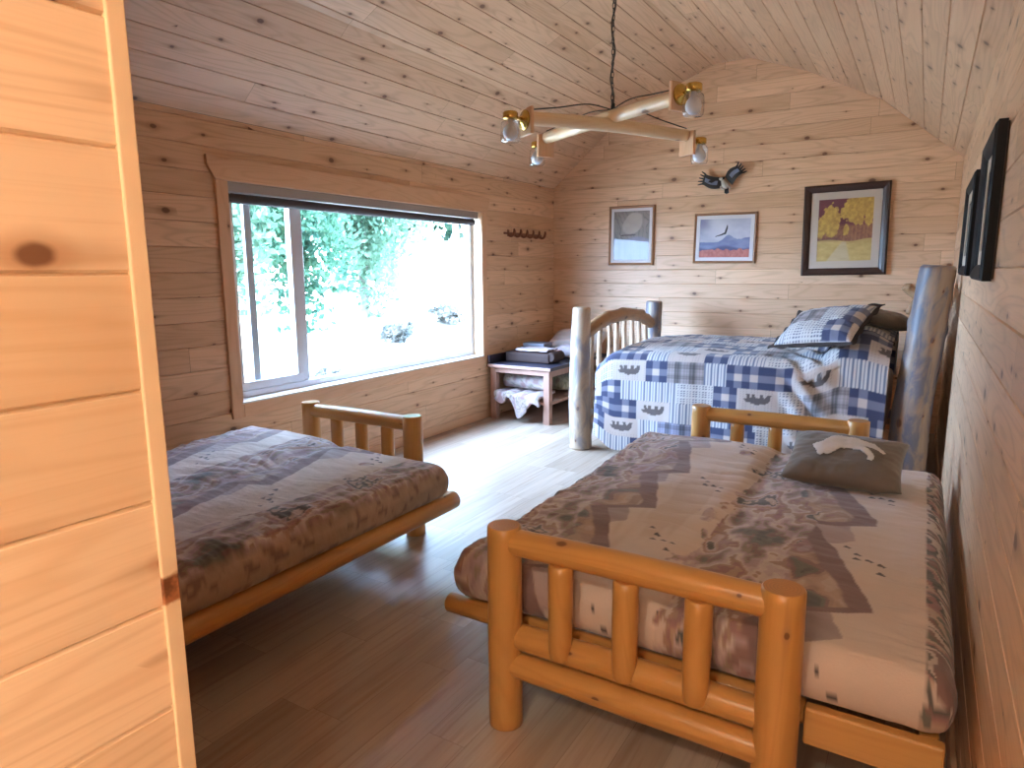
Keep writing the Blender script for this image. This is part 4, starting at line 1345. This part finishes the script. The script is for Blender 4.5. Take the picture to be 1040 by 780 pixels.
def paint_aspens(x, z):
    c = lerp((0.12, 0.015, 0.03), (0.19, 0.03, 0.05), fbm(x * 4, z * 4, 0, 21, 3))
    g = fbm(x * 34, z * 34, 0, 22, 3)
    trunks = np.abs(np.sin(x * 46 + 1.5 * fbm(x * 3, z * 2, 0, 23, 2)))
    forest = lerp((0.16, 0.04, 0.03), (0.36, 0.15, 0.06), g)
    forest = lerp(forest, (0.42, 0.22, 0.10), 0.6 * sstep(0.93, 0.99, trunks) * sstep(0.4, 0.55, fbm(x * 9, z * 5, 0, 29, 3)))
    c = lerp(c, forest, sstep(0.60, 0.55, z + 0.06 * (g - 0.5)))
    leaf = lerp((0.34, 0.17, 0.03), (0.72, 0.47, 0.09), fbm(x * 26, z * 26, 0, 24, 3))
    for cx, cz, rx, rz in ((0.24, 0.72, 0.17, 0.20), (0.10, 0.60, 0.14, 0.16), (0.64, 0.82, 0.20, 0.20), (0.82, 0.86, 0.18, 0.18), (0.98, 0.84, 0.14, 0.2), (0.52, 0.78, 0.12, 0.12), (0.3, 0.58, 0.1, 0.16), (0.06, 0.5, 0.09, 0.14), (0.26, 0.46, 0.12, 0.09), (0.52, 0.5, 0.06, 0.09), (0.75, 0.66, 0.1, 0.1), (0.92, 0.66, 0.08, 0.12)):
        d = np.sqrt(((x - cx) / rx) ** 2 + ((z - cz) / rz) ** 2) + 0.55 * (fbm(x * 19, z * 19, 0, 25, 4) - 0.5) * 1.5
        c = lerp(c, leaf, sstep(1.0, 0.88, d))
    grd = 0.335 + 0.02 * np.sin(x * 8)
    c = lerp(c, lerp((0.44, 0.29, 0.08), (0.66, 0.48, 0.17), fbm(x * 9, z * 20, 0, 26, 3)), sstep(0.01, -0.01, z - grd))
    path = np.abs(x - 0.50 + 0.25 * (grd - z)) - (0.03 + 0.55 * np.clip(grd - z, 0, 1))
    c = lerp(c, lerp((0.50, 0.38, 0.20), (0.60, 0.48, 0.28), fbm(x * 6, z * 26, 0, 27, 3)), sstep(0.02, -0.02, path) * sstep(0.0, -0.02, z - grd))
    dk = np.exp(-((z - 0.36) / 0.03) ** 2) * sstep(0.1, 0.0, np.abs(x - 0.15) - 0.2)
    return lerp(c, (0.14, 0.04, 0.04), dk * 0.7)

picture('framed_picture', 'narrow upright picture in thin oak frame, nearest the window on the back wall', -2.472, 1.645, 0.462, 0.562, 0.024, 0.022, M['oak_frame'], 0.03, M['mat_white'], paint_rocks, math.radians(0.3))
picture('framed_picture', 'small landscape picture of an eagle over blue mountains in thin oak frame', -1.583, 1.596, 0.552, 0.445, 0.022, 0.022, M['oak_frame'], 0.035, M['mat_white'], paint_eagle, math.radians(0.6))
picture('framed_picture', 'large dark walnut framed picture of yellow trees along a path', -0.609, 1.634, 0.638, 0.735, 0.058, 0.035, M['walnut'], 0.062, M['mat_grey'], paint_aspens, math.radians(-0.9))

# two black frames on the right wall
def wall_frame(name, label, y0, y1, z0, z1, fw, d, gap):
    xw = XR - gap
    root = thing(name, label, 'picture', (XR, (y0 + y1) / 2, z0))
    w, h = y1 - y0, z1 - z0
    V, F = frame_bars(w, h, fw, d)
    W = np.stack([xw + V[:, 1], V[:, 0] + (y0 + y1) / 2, V[:, 2] + (z0 + z1) / 2], 1)
    new('frame', W, [f[::-1] for f in F], M['black_frame'], root, False)
    V, F, _ = ring(y0 + fw - 0.004, y1 - fw + 0.004, z0 + fw - 0.004, z1 - fw + 0.004, xw - 0.011, xw - 0.007, 0.05)
    new('mat_board', V, F, M['mat_grey'], root, False)
    gy, gz = np.meshgrid(np.linspace(0, 1, 60), np.linspace(0, 1, 60), indexing='ij')
    V = np.stack([np.full_like(gy, xw - 0.006), y0 + fw + 0.03 + (w - 2 * fw - 0.06) * gy, z0 + fw + 0.03 + (h - 2 * fw - 0.06) * gz], -1).reshape(-1, 3)
    c = lerp((0.10, 0.11, 0.10), (0.34, 0.33, 0.30), fbm(gy.ravel() * 5, gz.ravel() * 5, 0, 44, 4))
    new('print', V, grid_faces(60, 60, True), M['print'], root, False, None, c)
    bevel(new('backing', *box((xw, y0 + 0.006, z0 + 0.006), (XR - 0.001, y1 - 0.006, z1 - 0.006))[:2], M['walnut'], root, False), 0.002)
wall_frame('framed_picture', 'black framed picture on the right wall, the nearer and larger of two', 2.42, 2.98, 1.28, 1.735, 0.05, 0.03, 0.006)
wall_frame('framed_picture', 'black framed picture on the right wall, the farther and smaller of two', 3.50, 4.25, 1.285, 1.725, 0.045, 0.026, 0.006)

# ------------------------------------------------------------------ peg rack
rack = thing('peg_rack', 'row of six small reddish wooden coat pegs right of the window', 'coat rack', (XL, 5.65, 1.62))
bevel(new('rack_board', *box((XL, 5.30, 1.648), (XL + 0.012, 6.0, 1.668))[:2], M['rust_wood'], rack, False), 0.003)
for i in range(6):
    y = 5.36 + i * 0.118
    t = tube([(XL + 0.012, y, 1.656), (XL + 0.03, y + 0.006, 1.634), (XL + 0.055, y + 0.014, 1.64), (XL + 0.066, y + 0.022, 1.672), (XL + 0.06, y + 0.03, 1.698)], [0.013, 0.013, 0.012, 0.011, 0.008], 12, 18, 0, 1, 0.003)
    pg = new('peg', t[0], t[1], M['rust_wood'], rack)
    new('peg_plate', *box((XL + 0.012, y - 0.014, 1.63), (XL + 0.017, y + 0.014, 1.69))[:2], M['rust_wood'], pg, False)

# ------------------------------------------------------------------ eagle wall ornament
eag = thing('eagle_ornament', 'black and white flying eagle ornament on the back wall above the pictures', 'ornament', (-1.585, YB - 0.05, 1.98))
yb = YB - 0.045
ex, ez = -1.585, 2.075
def plate(outline, y, t, curve=lambda x, z: 0.0):
    n = len(outline)
    A = [(x, y + curve(x, z) - t / 2, z) for x, z in outline]
    B = [(x, y + curve(x, z) + t / 2, z) for x, z in outline]
    return np.array(A + B), [tuple(range(n)), tuple(range(2 * n - 1, n - 1, -1))] + [(i, n + i, n + (i + 1) % n, (i + 1) % n) for i in range(n)]
def wing(root, tip, w0, w1, fingers, sgn, nm):
    root, tip = np.array(root), np.array(tip)
    d = tip - root
    L = np.linalg.norm(d)
    d /= L
    nrm = np.array([-d[1], d[0]])
    up, lo = [], []
    for t in np.linspace(0, 1, 12):
        w = w0 + (w1 - w0) * t + 0.012 * math.sin(PI * t)
        c = root + d * L * t + nrm * 0.02 * math.sin(PI * t)
        up.append(c + nrm * w / 2)
        lo.append(c - nrm * w / 2)
    feath = []
    for k in range(fingers):
        f = k / (fingers - 1)
        a = up[-1] * (1 - f) + lo[-1] * f
        spread = (0.5 - f) * 0.9
        dd = d * math.cos(spread) + nrm * math.sin(spread)
        b = a + dd * (0.040 - 0.012 * abs(f - 0.3))
        feath += [tuple(a + nrm * 0.008), tuple(b + nrm * 0.004), tuple(b - nrm * 0.004), tuple(a - nrm * 0.008)]
    out = [tuple(p) for p in up[:-1]] + feath + [tuple(p) for p in lo[::-1][1:]]
    V, F = plate(out, yb - 0.012, 0.012, lambda x, z: -0.03 * (abs(x - ex) / 0.2) ** 2 + 0.01)
    wobj = new(nm, V, F, M['black'], eag, False)
    # pale under-wing panel
    pts_u = [up[i] * 0.68 + lo[i] * 0.32 for i in range(3, 11)]
    pts_l = [up[i] * 0.32 + lo[i] * 0.68 for i in range(3, 11)]
    out = [tuple(p) for p in pts_u] + [tuple(p) for p in pts_l[::-1]]
    V, F = plate(out, yb - 0.020, 0.004, lambda x, z: -0.03 * (abs(x - ex) / 0.2) ** 2 + 0.01)
    new('wing_panel', V, F, M['bird_blue'], wobj, False)
wing((ex - 0.02, ez + 0.005), (-1.775, 2.118), 0.095, 0.088, 5, -1, 'wing')
wing((ex + 0.025, ez + 0.01), (-1.462, 2.178), 0.095, 0.085, 5, 1, 'wing')
V, F, _ = tube([(ex - 0.02, yb - 0.02, ez + 0.02), (ex, yb - 0.028, ez - 0.02), (ex + 0.012, yb - 0.02, ez - 0.055)], [0.016, 0.03, 0.014], 16, 14, 0, 1, 0.004)
body = new('body', V, F, M['bird_white'], eag)
V, F, _ = tube([(ex - 0.025, yb - 0.03, ez + 0.028), (ex - 0.05, yb - 0.036, ez + 0.036)], [0.016, 0.012], 14, 6, 0, 1, 0.005)
new('head', V, F, M['bird_white'], eag)
V, F = plate([(ex - 0.004, ez - 0.045), (ex + 0.028, ez - 0.045), (ex + 0.034, ez - 0.092), (ex + 0.012, ez - 0.099), (ex - 0.004, ez - 0.09)], yb - 0.015, 0.01)
new('tail', V, F, M['black'], eag, False)
V, F, _ = tube([(ex + 0.02, yb - 0.035, ez - 0.03), (ex + 0.045, yb - 0.045, ez - 0.045), (ex + 0.05, yb - 0.05, ez - 0.062)], [0.009, 0.008, 0.005], 10, 8, 0, 1, 0.002)
new('talon', V, F, M['bird_white'], eag)
V, F, _ = tube([(ex - 0.035, yb - 0.035, ez - 0.035), (ex - 0.015, yb - 0.045, ez - 0.055), (ex, yb - 0.05, ez - 0.06)], [0.011, 0.01, 0.005], 10, 8, 0, 1, 0.002)
new('talon', V, F, M['bird_white'], eag)
new('mount_peg', *tube([(ex, yb - 0.01, ez), (ex, YB - 0.001, ez)], [0.01, 0.01], 10, 3)[:2], M['black'], eag)

# ------------------------------------------------------------------ chandelier of two crossed logs
CX, CY = -1.601, 3.72
ch = thing('log_chandelier', 'chandelier of two crossed peeled logs with four glass jar lamps', 'chandelier', (CX, CY, 3.09))
A0, A1 = np.array([-1.879, 3.257, 2.12]), np.array([-1.316, 4.197, 2.12])
B0, B1 = np.array([-2.186, 4.02, 2.17]), np.array([-1.145, 3.486, 2.175])
for (p, q, s) in ((A0, A1, 1), (B0, B1, 2)):
    mid = (p + q) / 2 + np.array([0, 0, 0.012 if s == 1 else 0.005])
    t = tube([p, mid, q], [0.036, 0.038, 0.034], 24, 24, 0.03, 140 + s, 0.004)
    new('log', t[0], t[1], M['lamp_log'], ch, True, t[2])
def lamp_end(end, other, down=0.02):
    d = end - other
    d[2] = 0
    d /= np.linalg.norm(d)
    sd = np.array([-d[1], d[0], 0])
    c = end + d * 0.011 + np.array([0, 0, -down])
    def ob(c0, hx, hs, hz):
        V = np.array([c0 + d * a * hx + sd * b * hs + np.array([0, 0, e * hz]) for e in (-1, 1) for a, b in ((-1, -1), (1, -1), (1, 1), (-1, 1))])
        return V, [(0, 3, 2, 1), (4, 5, 6, 7), (0, 1, 5, 4), (1, 2, 6, 5), (2, 3, 7, 6), (3, 0, 4, 7)]
    blk = bevel(new('mount_block', *ob(c, 0.010, 0.062, 0.07), M['trim_z'], ch, False), 0.004)
    rot = Matrix.Rotation(math.atan2(d[1], d[0]), 3, 'Z')
    def lx(prof, c0):
        V, F, _ = lathe(prof, (0, 0, 0), 28, 0)
        return np.asarray(V) @ np.array(rot).T + c0, F
    face = c + d * 0.0105 + np.array([0, 0, 0.008])
    new('back_plate', *lx([(0.052, 0.0), (0.052, 0.006), (0.044, 0.014), (0.02, 0.02), (0.016, 0.03), (0.001, 0.03)], face), M['brass'], ch)
    lc = face + d * 0.088
    new('lamp_arm', *tube([face + d * 0.022, face + d * 0.055 + np.array([0, 0, 0.012]), lc + np.array([0, 0, 0.02])], [0.008, 0.008, 0.008], 12, 12)[:2], M['brass'], ch)
    V, F, _ = lathe([(0.001, 0.035), (0.034, 0.034), (0.040, 0.028), (0.040, 0.0), (0.036, -0.004), (0.001, -0.004)], lc, 28)
    new('fitter_cap', V, F, M['brass'], ch)
    V, F, _ = lathe([(0.034, -0.002), (0.036, -0.012), (0.050, -0.024), (0.052, -0.05), (0.052, -0.105), (0.046, -0.118), (0.001, -0.120)], lc, 32)
    jar = new('glass_jar', V, F, M['jar_glass'], ch)
    V, F, _ = lathe([(0.012, -0.004), (0.013, -0.024), (0.022, -0.034), (0.035, -0.05), (0.040, -0.070), (0.036, -0.092), (0.022, -0.107), (0.001, -0.112)], lc, 24)
    new('bulb', V, F, M['frost'], jar)
lamp_end(A0.copy(), A1.copy())
lamp_end(A1.copy(), A0.copy(), 0.045)
lamp_end(B0.copy(), B1.copy(), 0.05)
lamp_end(B1.copy(), B0.copy(), 0.0)
# hook, chain and cable
new('hook', *tube([(CX, CY, 2.20), (CX, CY, 2.235), (CX + 0.012, CY, 2.245), (CX + 0.012, CY, 2.215)], [0.006] * 4, 8, 16)[:2], M['iron'], ch)
links = []
z = 2.235
k = 0
while z < 3.07:
    th = np.linspace(0, 2 * PI, 11)
    a = np.array([1, 0, 0]) if k % 2 else np.array([0, 1, 0])
    P = [np.array([CX, CY, z + 0.017]) + a * 0.007 * math.cos(t) + np.array([0, 0, 0.019 * math.sin(t)]) for t in th]
    links.append(tube(P, [0.0022, 0.0022], 6, 12, closed_caps=False))
    z += 0.030
    k += 1
V, F, _ = join(*links)
chn = new('chain', V, F, M['iron'], ch)
chn['kind'] = 'stuff'
zz = np.linspace(2.215, 3.08, 12)
cp = [(CX + 0.012 * math.sin(i * 1.9), CY + 0.012 * math.cos(i * 1.9), v) for i, v in enumerate(zz)]
new('cable', *tube(cp, [0.0042, 0.0042], 8, 80)[:2], M['cable'], ch)
V, F, _ = lathe([(0.001, 3.095), (0.06, 3.094), (0.058, 3.08), (0.03, 3.06), (0.012, 3.05), (0.001, 3.05)], (CX, CY, 0), 24)
new('ceiling_rose', V, F, M['brass'], ch)
for e, s in ((A0, 1), (A1, 2), (B0, 3), (B1, 4)):
    c = np.array([CX, CY, 2.215])
    up = np.array([0, 0, 0.042])
    new('cable', *tube([c, c * 0.7 + e * 0.3 + up * (0.9 if s > 2 else 1.0), c * 0.35 + e * 0.65 + up * 0.95, e + up], [0.0035] * 4, 8, 30)[:2], M['cable'], ch)

# ------------------------------------------------------------------ entry lamp behind the camera
el = thing('ceiling_lamp', 'round frosted ceiling lamp over the entry', 'lamp', (-0.28, -1.05, 2.6))
LZ = 2.58
V, F, _ = lathe([(0.001, LZ + 0.04), (0.13, LZ + 0.04), (0.13, LZ), (0.001, LZ)], (-0.28, -1.05, 0), 32)
new('lamp_base', V, F, M['brass'], el)
V, F, _ = lathe([(0.11, LZ - 0.001), (0.12, LZ - 0.03), (0.1, LZ - 0.075), (0.05, LZ - 0.1), (0.001, LZ - 0.105)], (-0.28, -1.05, 0), 32)
new('lamp_shade', V, F, emitter('warm_lamp', (1.0, 0.88, 0.70), 50.0), el)
V, F, _ = tube([(-0.28, -1.05, LZ + 0.04), (-0.28, -1.05, 2.62)], [0.012, 0.012], 10, 3)
# stem up to the sloped ceiling
zc = float(np.interp(-0.28 - XM, [p[0] for p in PROF], [p[1] for p in PROF]))
V, F, _ = tube([(-0.28, -1.05, LZ + 0.04), (-0.28, -1.05, zc)], [0.012, 0.012], 10, 3)
new('lamp_stem', V, F, M['brass'], el)

# added fill light behind the camera, shaped as a sconce, brightens the partition
sc_ = thing('added_fill_light', 'added unseen fill light shaped as a small sconce on the right wall', 'lamp', (XR, -0.62, 1.22))
V, F, _ = lathe([(0.06, 0.0), (0.06, -0.012), (0.04, -0.03), (0.001, -0.03)], (XR, -0.62, 1.22), 24, 0)
new('back_plate', V, F, M['brass'], sc_)
V, F, _ = lathe([(0.03, -0.031), (0.055, -0.055), (0.058, -0.08), (0.04, -0.105), (0.001, -0.115)], (XR, -0.62, 1.22), 24, 0)
new('lamp_shade', V, F, emitter('warm_fill', (1.0, 0.94, 0.78), 36.0), sc_)

# ------------------------------------------------------------------ outside: sunlit slope, trees, brush
def gz(x, y):
    d = -(x - XL)
    return -0.45 + 0.05 * np.maximum(d, 0) + 0.105 * np.maximum(y - 3.0, 0) * sstep(0.3, 5.0, d) + 0.25 * (fbm(x * 0.5, y * 0.5, 0, 400, 4) - 0.5)
nx, ny = 130, 150
gx, gy = np.meshgrid(np.linspace(XL - 0.2, -45, nx), np.linspace(-20, 50, ny), indexing='ij')
V = np.stack([gx, gy, gz(gx, gy) + 0.08 * (fbm(gx * 3, gy * 3, 0, 410, 3) - 0.5)], -1).reshape(-1, 3)
def ground_mat():
    g = G('dry_grass')
    o = g.obj()
    a = g.noise(o, 1.2, 5, 0.65)
    b = g.noise(o, 9.0, 4, 0.7)
    c = g.ramp(a, [(0.3, (0.22, 0.22, 0.15)), (0.5, (0.36, 0.33, 0.27)), (0.7, (0.48, 0.44, 0.39))])
    c = g.mix(g.m('MULTIPLY', g.ss(b, 0.52, 0.7), 0.5), c, (0.09, 0.12, 0.07))
    g.bsdf(c, 0.95)
    return g.mat
o = new('ground', V, grid_faces(nx, ny), ground_mat())
struct(o)

def leaf_mat(name, col, col2):
    g = G(name)
    oi = g.noise(g.obj(), 2.5, 3, 0.6)
    c = g.mix(g.ss(oi, 0.35, 0.65), col, col2)
    d = g.n('ShaderNodeBsdfDiffuse')
    t = g.n('ShaderNodeBsdfTranslucent')
    g.put(d.inputs[0], c)
    g.put(t.inputs[0], c)
    mx = g.n('ShaderNodeMixShader')
    mx.inputs[0].default_value = 0.4
    g.nt.links.new(d.outputs[0], mx.inputs[1])
    g.nt.links.new(t.outputs[0], mx.inputs[2])
    g.nt.links.new(mx.outputs[0], g.out.inputs['Surface'])
    return g.mat
M['leaf_a'] = leaf_mat('leaves_green', (0.075, 0.135, 0.085), (0.14, 0.22, 0.14))
M['leaf_b'] = leaf_mat('leaves_pale', (0.13, 0.24, 0.12), (0.22, 0.34, 0.19))
M['leaf_c'] = leaf_mat('leaves_dark', (0.03, 0.075, 0.05), (0.08, 0.16, 0.09))
M['leaf_e'] = leaf_mat('grey_brush', (0.06, 0.07, 0.065), (0.16, 0.16, 0.15))
M['leaf_d'] = leaf_mat('conifer_dark', (0.012, 0.028, 0.018), (0.03, 0.06, 0.035))
M['bark'] = plain('bark', (0.17, 0.14, 0.12), 0.9, 0.4, 14, bump=0.4)
M['birch'] = plain('birch_bark', (0.30, 0.29, 0.28), 0.8, 0.35, 9, bump=0.2)

def leaves(center, rad, n, size, seed, shape=0.6):
    rg = np.random.default_rng(seed)
    k = 26
    d = rg.normal(size=(k, 3))
    d /= np.linalg.norm(d, axis=1)[:, None]
    clump = np.asarray(center) + d * np.asarray(rad) * rg.uniform(0.25, 0.9, (k, 1))
    ci = rg.integers(0, k, n)
    p = clump[ci] + np.clip(rg.normal(size=(n, 3)), -1.6, 1.6) * np.asarray(rad) * 0.17
    u = rg.normal(size=(n, 3))
    u /= np.linalg.norm(u, axis=1)[:, None]
    w = rg.normal(size=(n, 3))
    w -= u * np.sum(u * w, 1)[:, None]
    w /= np.linalg.norm(w, axis=1)[:, None]
    s = size * rg.uniform(0.6, 1.3, (n, 1))
    q = np.stack([p - u * s, p + w * s * shape, p + u * s, p - w * s * shape], 1).reshape(-1, 3)
    return q, [(4 * i, 4 * i + 1, 4 * i + 2, 4 * i + 3) for i in range(n)]

def tree(name, label, x, y, h, r, n, leaf, bark, seed, size=0.09, tr=0.09, crown0=0.3, group=None):
    z0 = float(gz(np.array(x), np.array(y))) - 0.1
    root = thing(name, label, 'tree', (x, y, z0), group)
    rr = random.Random(seed)
    t = tube([(x, y, z0), (x + rr.uniform(-.1, .1), y + rr.uniform(-.1, .1), z0 + h * 0.5), (x + rr.uniform(-.2, .2), y + rr.uniform(-.2, .2), z0 + h * 0.95)], [tr, tr * .7, tr * .2], 12, 16, 0.1, seed)
    tk = new('trunk', t[0], t[1], bark, root)
    for i in range(6):
        f = rr.uniform(max(0.25, crown0 - 0.05), 0.85)
        a = rr.uniform(0, 2 * PI)
        L = r * rr.uniform(.5, .9)
        p = np.array([x, y, z0 + h * f])
        t = tube([p, p + np.array([math.cos(a) * L * .5, math.sin(a) * L * .5, L * .25]), p + np.array([math.cos(a) * L, math.sin(a) * L, L * .6])], [tr * .35, tr * .2, tr * .08], 8, 8, 0.1, seed + i)
        new('branch', t[0], t[1], bark, tk)
    V, F = leaves((x, y, z0 + h * (crown0 + 1) / 2), (r, r, h * (1 - crown0) / 2), n, size, seed)
    o = new('crown', V, F, leaf, root, False)
    return root
near = [(-6.6, 4.25, 5.0, 0.95, 'leaf_a', 'leafy green tree seen through the left pane of the window'),
        (-7.3, 6.35, 6.0, 1.0, 'leaf_c', 'dark leafy tree just right of the window meeting stile'),
        (-8.2, 8.6, 6.0, 1.1, 'leaf_a', 'broad leafy tree left of centre in the large window pane'),
        (-9.6, 11.0, 7.0, 1.1, 'leaf_b', 'pale leafy tree behind the middle of the large window pane'),
        (-11.6, 8.2, 7.5, 1.7, 'leaf_b', 'tall pale tree behind the gap between the two nearest trees'),
        (-12.0, 5.0, 7.0, 1.8, 'leaf_c', 'dark tree far behind the left pane of the window')]
for i, (x, y, h, r, lf, lab) in enumerate(near):
    tree('leafy_tree', lab, x, y, h, r, 14000, M[lf], M['bark'], 500 + i, 0.058, 0.09, 0.10)
rg = np.random.default_rng(77)
WV, WF = [], []
for i in range(70):
    a = rg.uniform(0.45, 1.08)
    D = rg.uniform(31.5, 37)
    x, y = -D * math.sin(a), D * math.cos(a)
    h = rg.uniform(6, 9)
    V, F = leaves((x, y, float(gz(np.array(x), np.array(y))) + h * 0.48), (1.7, 1.7, h * 0.5), 420, 0.24, 900 + i)
    WF += [tuple(k + 4 * len(WF) * 0 + sum(len(v) for v in WV) for k in f) for f in F]
    WV.append(V)
wo = new('distant_woods', np.vstack(WV), WF, M['leaf_d'], None, False, loc=(-24, 26, 3))
tag(wo, 'hazy green woods closing off the top of the slope outside', 'woods')
wo['kind'] = 'stuff'
r = random.Random(12)
for i in range(10):
    a = 0.79 - 0.026 * i + r.uniform(-.006, .006)      # bearing from the room, towards the right of the window
    D = (17.5, 22.5, 27.5)[i % 3] + r.uniform(-.5, .5)
    x, y = -D * math.sin(a), D * math.cos(a)
    tree('birch_tree', 'slender pale birch in the row at the top of the sunlit slope', x, y, r.uniform(7, 9), 0.62, 1500, M['leaf_d'], M['birch'], 600 + i, 0.12, 0.09, 0.4, 'birches at the top of the slope')
for i, (x, y, s) in enumerate([(-5.6, 4.1, 0.5), (-6.0, 5.5, 0.42), (-7.2, 8.2, 0.32), (-7.4, 9.9, 0.36)]):
    z0 = float(gz(np.array(x), np.array(y)))
    rt = thing('brush_shrub', ['low shrub outside below the left pane', 'low shrub outside just right of the meeting stile', 'low shrub on the slope near the middle of the window', 'low shrub on the slope near the right end of the window'][i], 'shrub', (x, y, z0))
    V, F = leaves((x, y, z0 + s * 0.45), (s, s, s * 0.55), 1800, 0.045, 700 + i)
    new('leaves', V, F, M['leaf_e'], rt, False)
    t = tube([(x, y, z0 - 0.05), (x + 0.05, y, z0 + s * 0.8)], [0.02, 0.008], 8, 6, 0.1, i)
    new('stem', t[0], t[1], M['bark'], rt)

# ------------------------------------------------------------------ light
w = bpy.data.worlds.new('sky')
SC.world = w
w.use_nodes = True
bg = w.node_tree.nodes['Background']
bg.inputs['Color'].default_value = (0.43, 0.64, 1.0, 1)
bg.inputs['Strength'].default_value = 10.0
sun = bpy.data.lights.new('sun', 'SUN')
sun.energy = 4.5
sun.angle = 0.02
sun.color = (1.0, 0.97, 0.93)
so = bpy.data.objects.new('sun', sun)
COL.objects.link(so)
so.rotation_euler = Vector((-0.30, 0.62, -0.80)).to_track_quat('-Z', 'Y').to_euler()
# sampling portal in the window opening (adds no light of its own)
pl_ = bpy.data.lights.new('window_portal', 'AREA')
pl_.shape = 'RECTANGLE'
pl_.size, pl_.size_y = WY1 - WY0, WZ1 - WZ0
pl_.cycles.is_portal = True
po = bpy.data.objects.new('window_portal', pl_)
COL.objects.link(po)
po.location = (XL - 0.155, (WY0 + WY1) / 2, (WZ0 + WZ1) / 2)
po.rotation_euler = Matrix(((0, 0, -1), (1, 0, 0), (0, -1, 0))).to_euler()

# ------------------------------------------------------------------ camera
cam = bpy.data.cameras.new('camera')
co = bpy.data.objects.new('camera', cam)
COL.objects.link(co)
F_PX, YAW, PITCH, ROLL = 681.15, 0.5491715, 0.1675725, -0.0061775
cam.sensor_width = 36.0
cam.sensor_fit = 'HORIZONTAL'
cam.lens = F_PX / 1040 * 36
cam.clip_start = 0.02
cam.clip_end = 300
fwd = Vector((-math.sin(YAW) * math.cos(PITCH), math.cos(YAW) * math.cos(PITCH), -math.sin(PITCH)))
r0 = Vector((math.cos(YAW), math.sin(YAW), 0))
u0 = r0.cross(fwd)
rt = r0 * math.cos(ROLL) + u0 * math.sin(ROLL)
up = -r0 * math.sin(ROLL) + u0 * math.cos(ROLL)
mw = Matrix(((rt.x, up.x, -fwd.x, 0), (rt.y, up.y, -fwd.y, 0), (rt.z, up.z, -fwd.z, 1.32), (0, 0, 0, 1)))
co.matrix_world = mw
SC.camera = co

SC.view_settings.view_transform = 'Standard'
SC.view_settings.look = 'None'
SC.view_settings.gamma = 1.0
SC.view_settings.exposure = 2.82
SC.view_settings.use_curve_mapping = False
cy = SC.cycles
cy.use_denoising = True
cy.max_bounces = 10
cy.diffuse_bounces = 6
cy.glossy_bounces = 4
cy.transparent_max_bounces = 16
cy.caustics_reflective = False
cy.caustics_refractive = False
cy.sample_clamp_indirect = 6.0
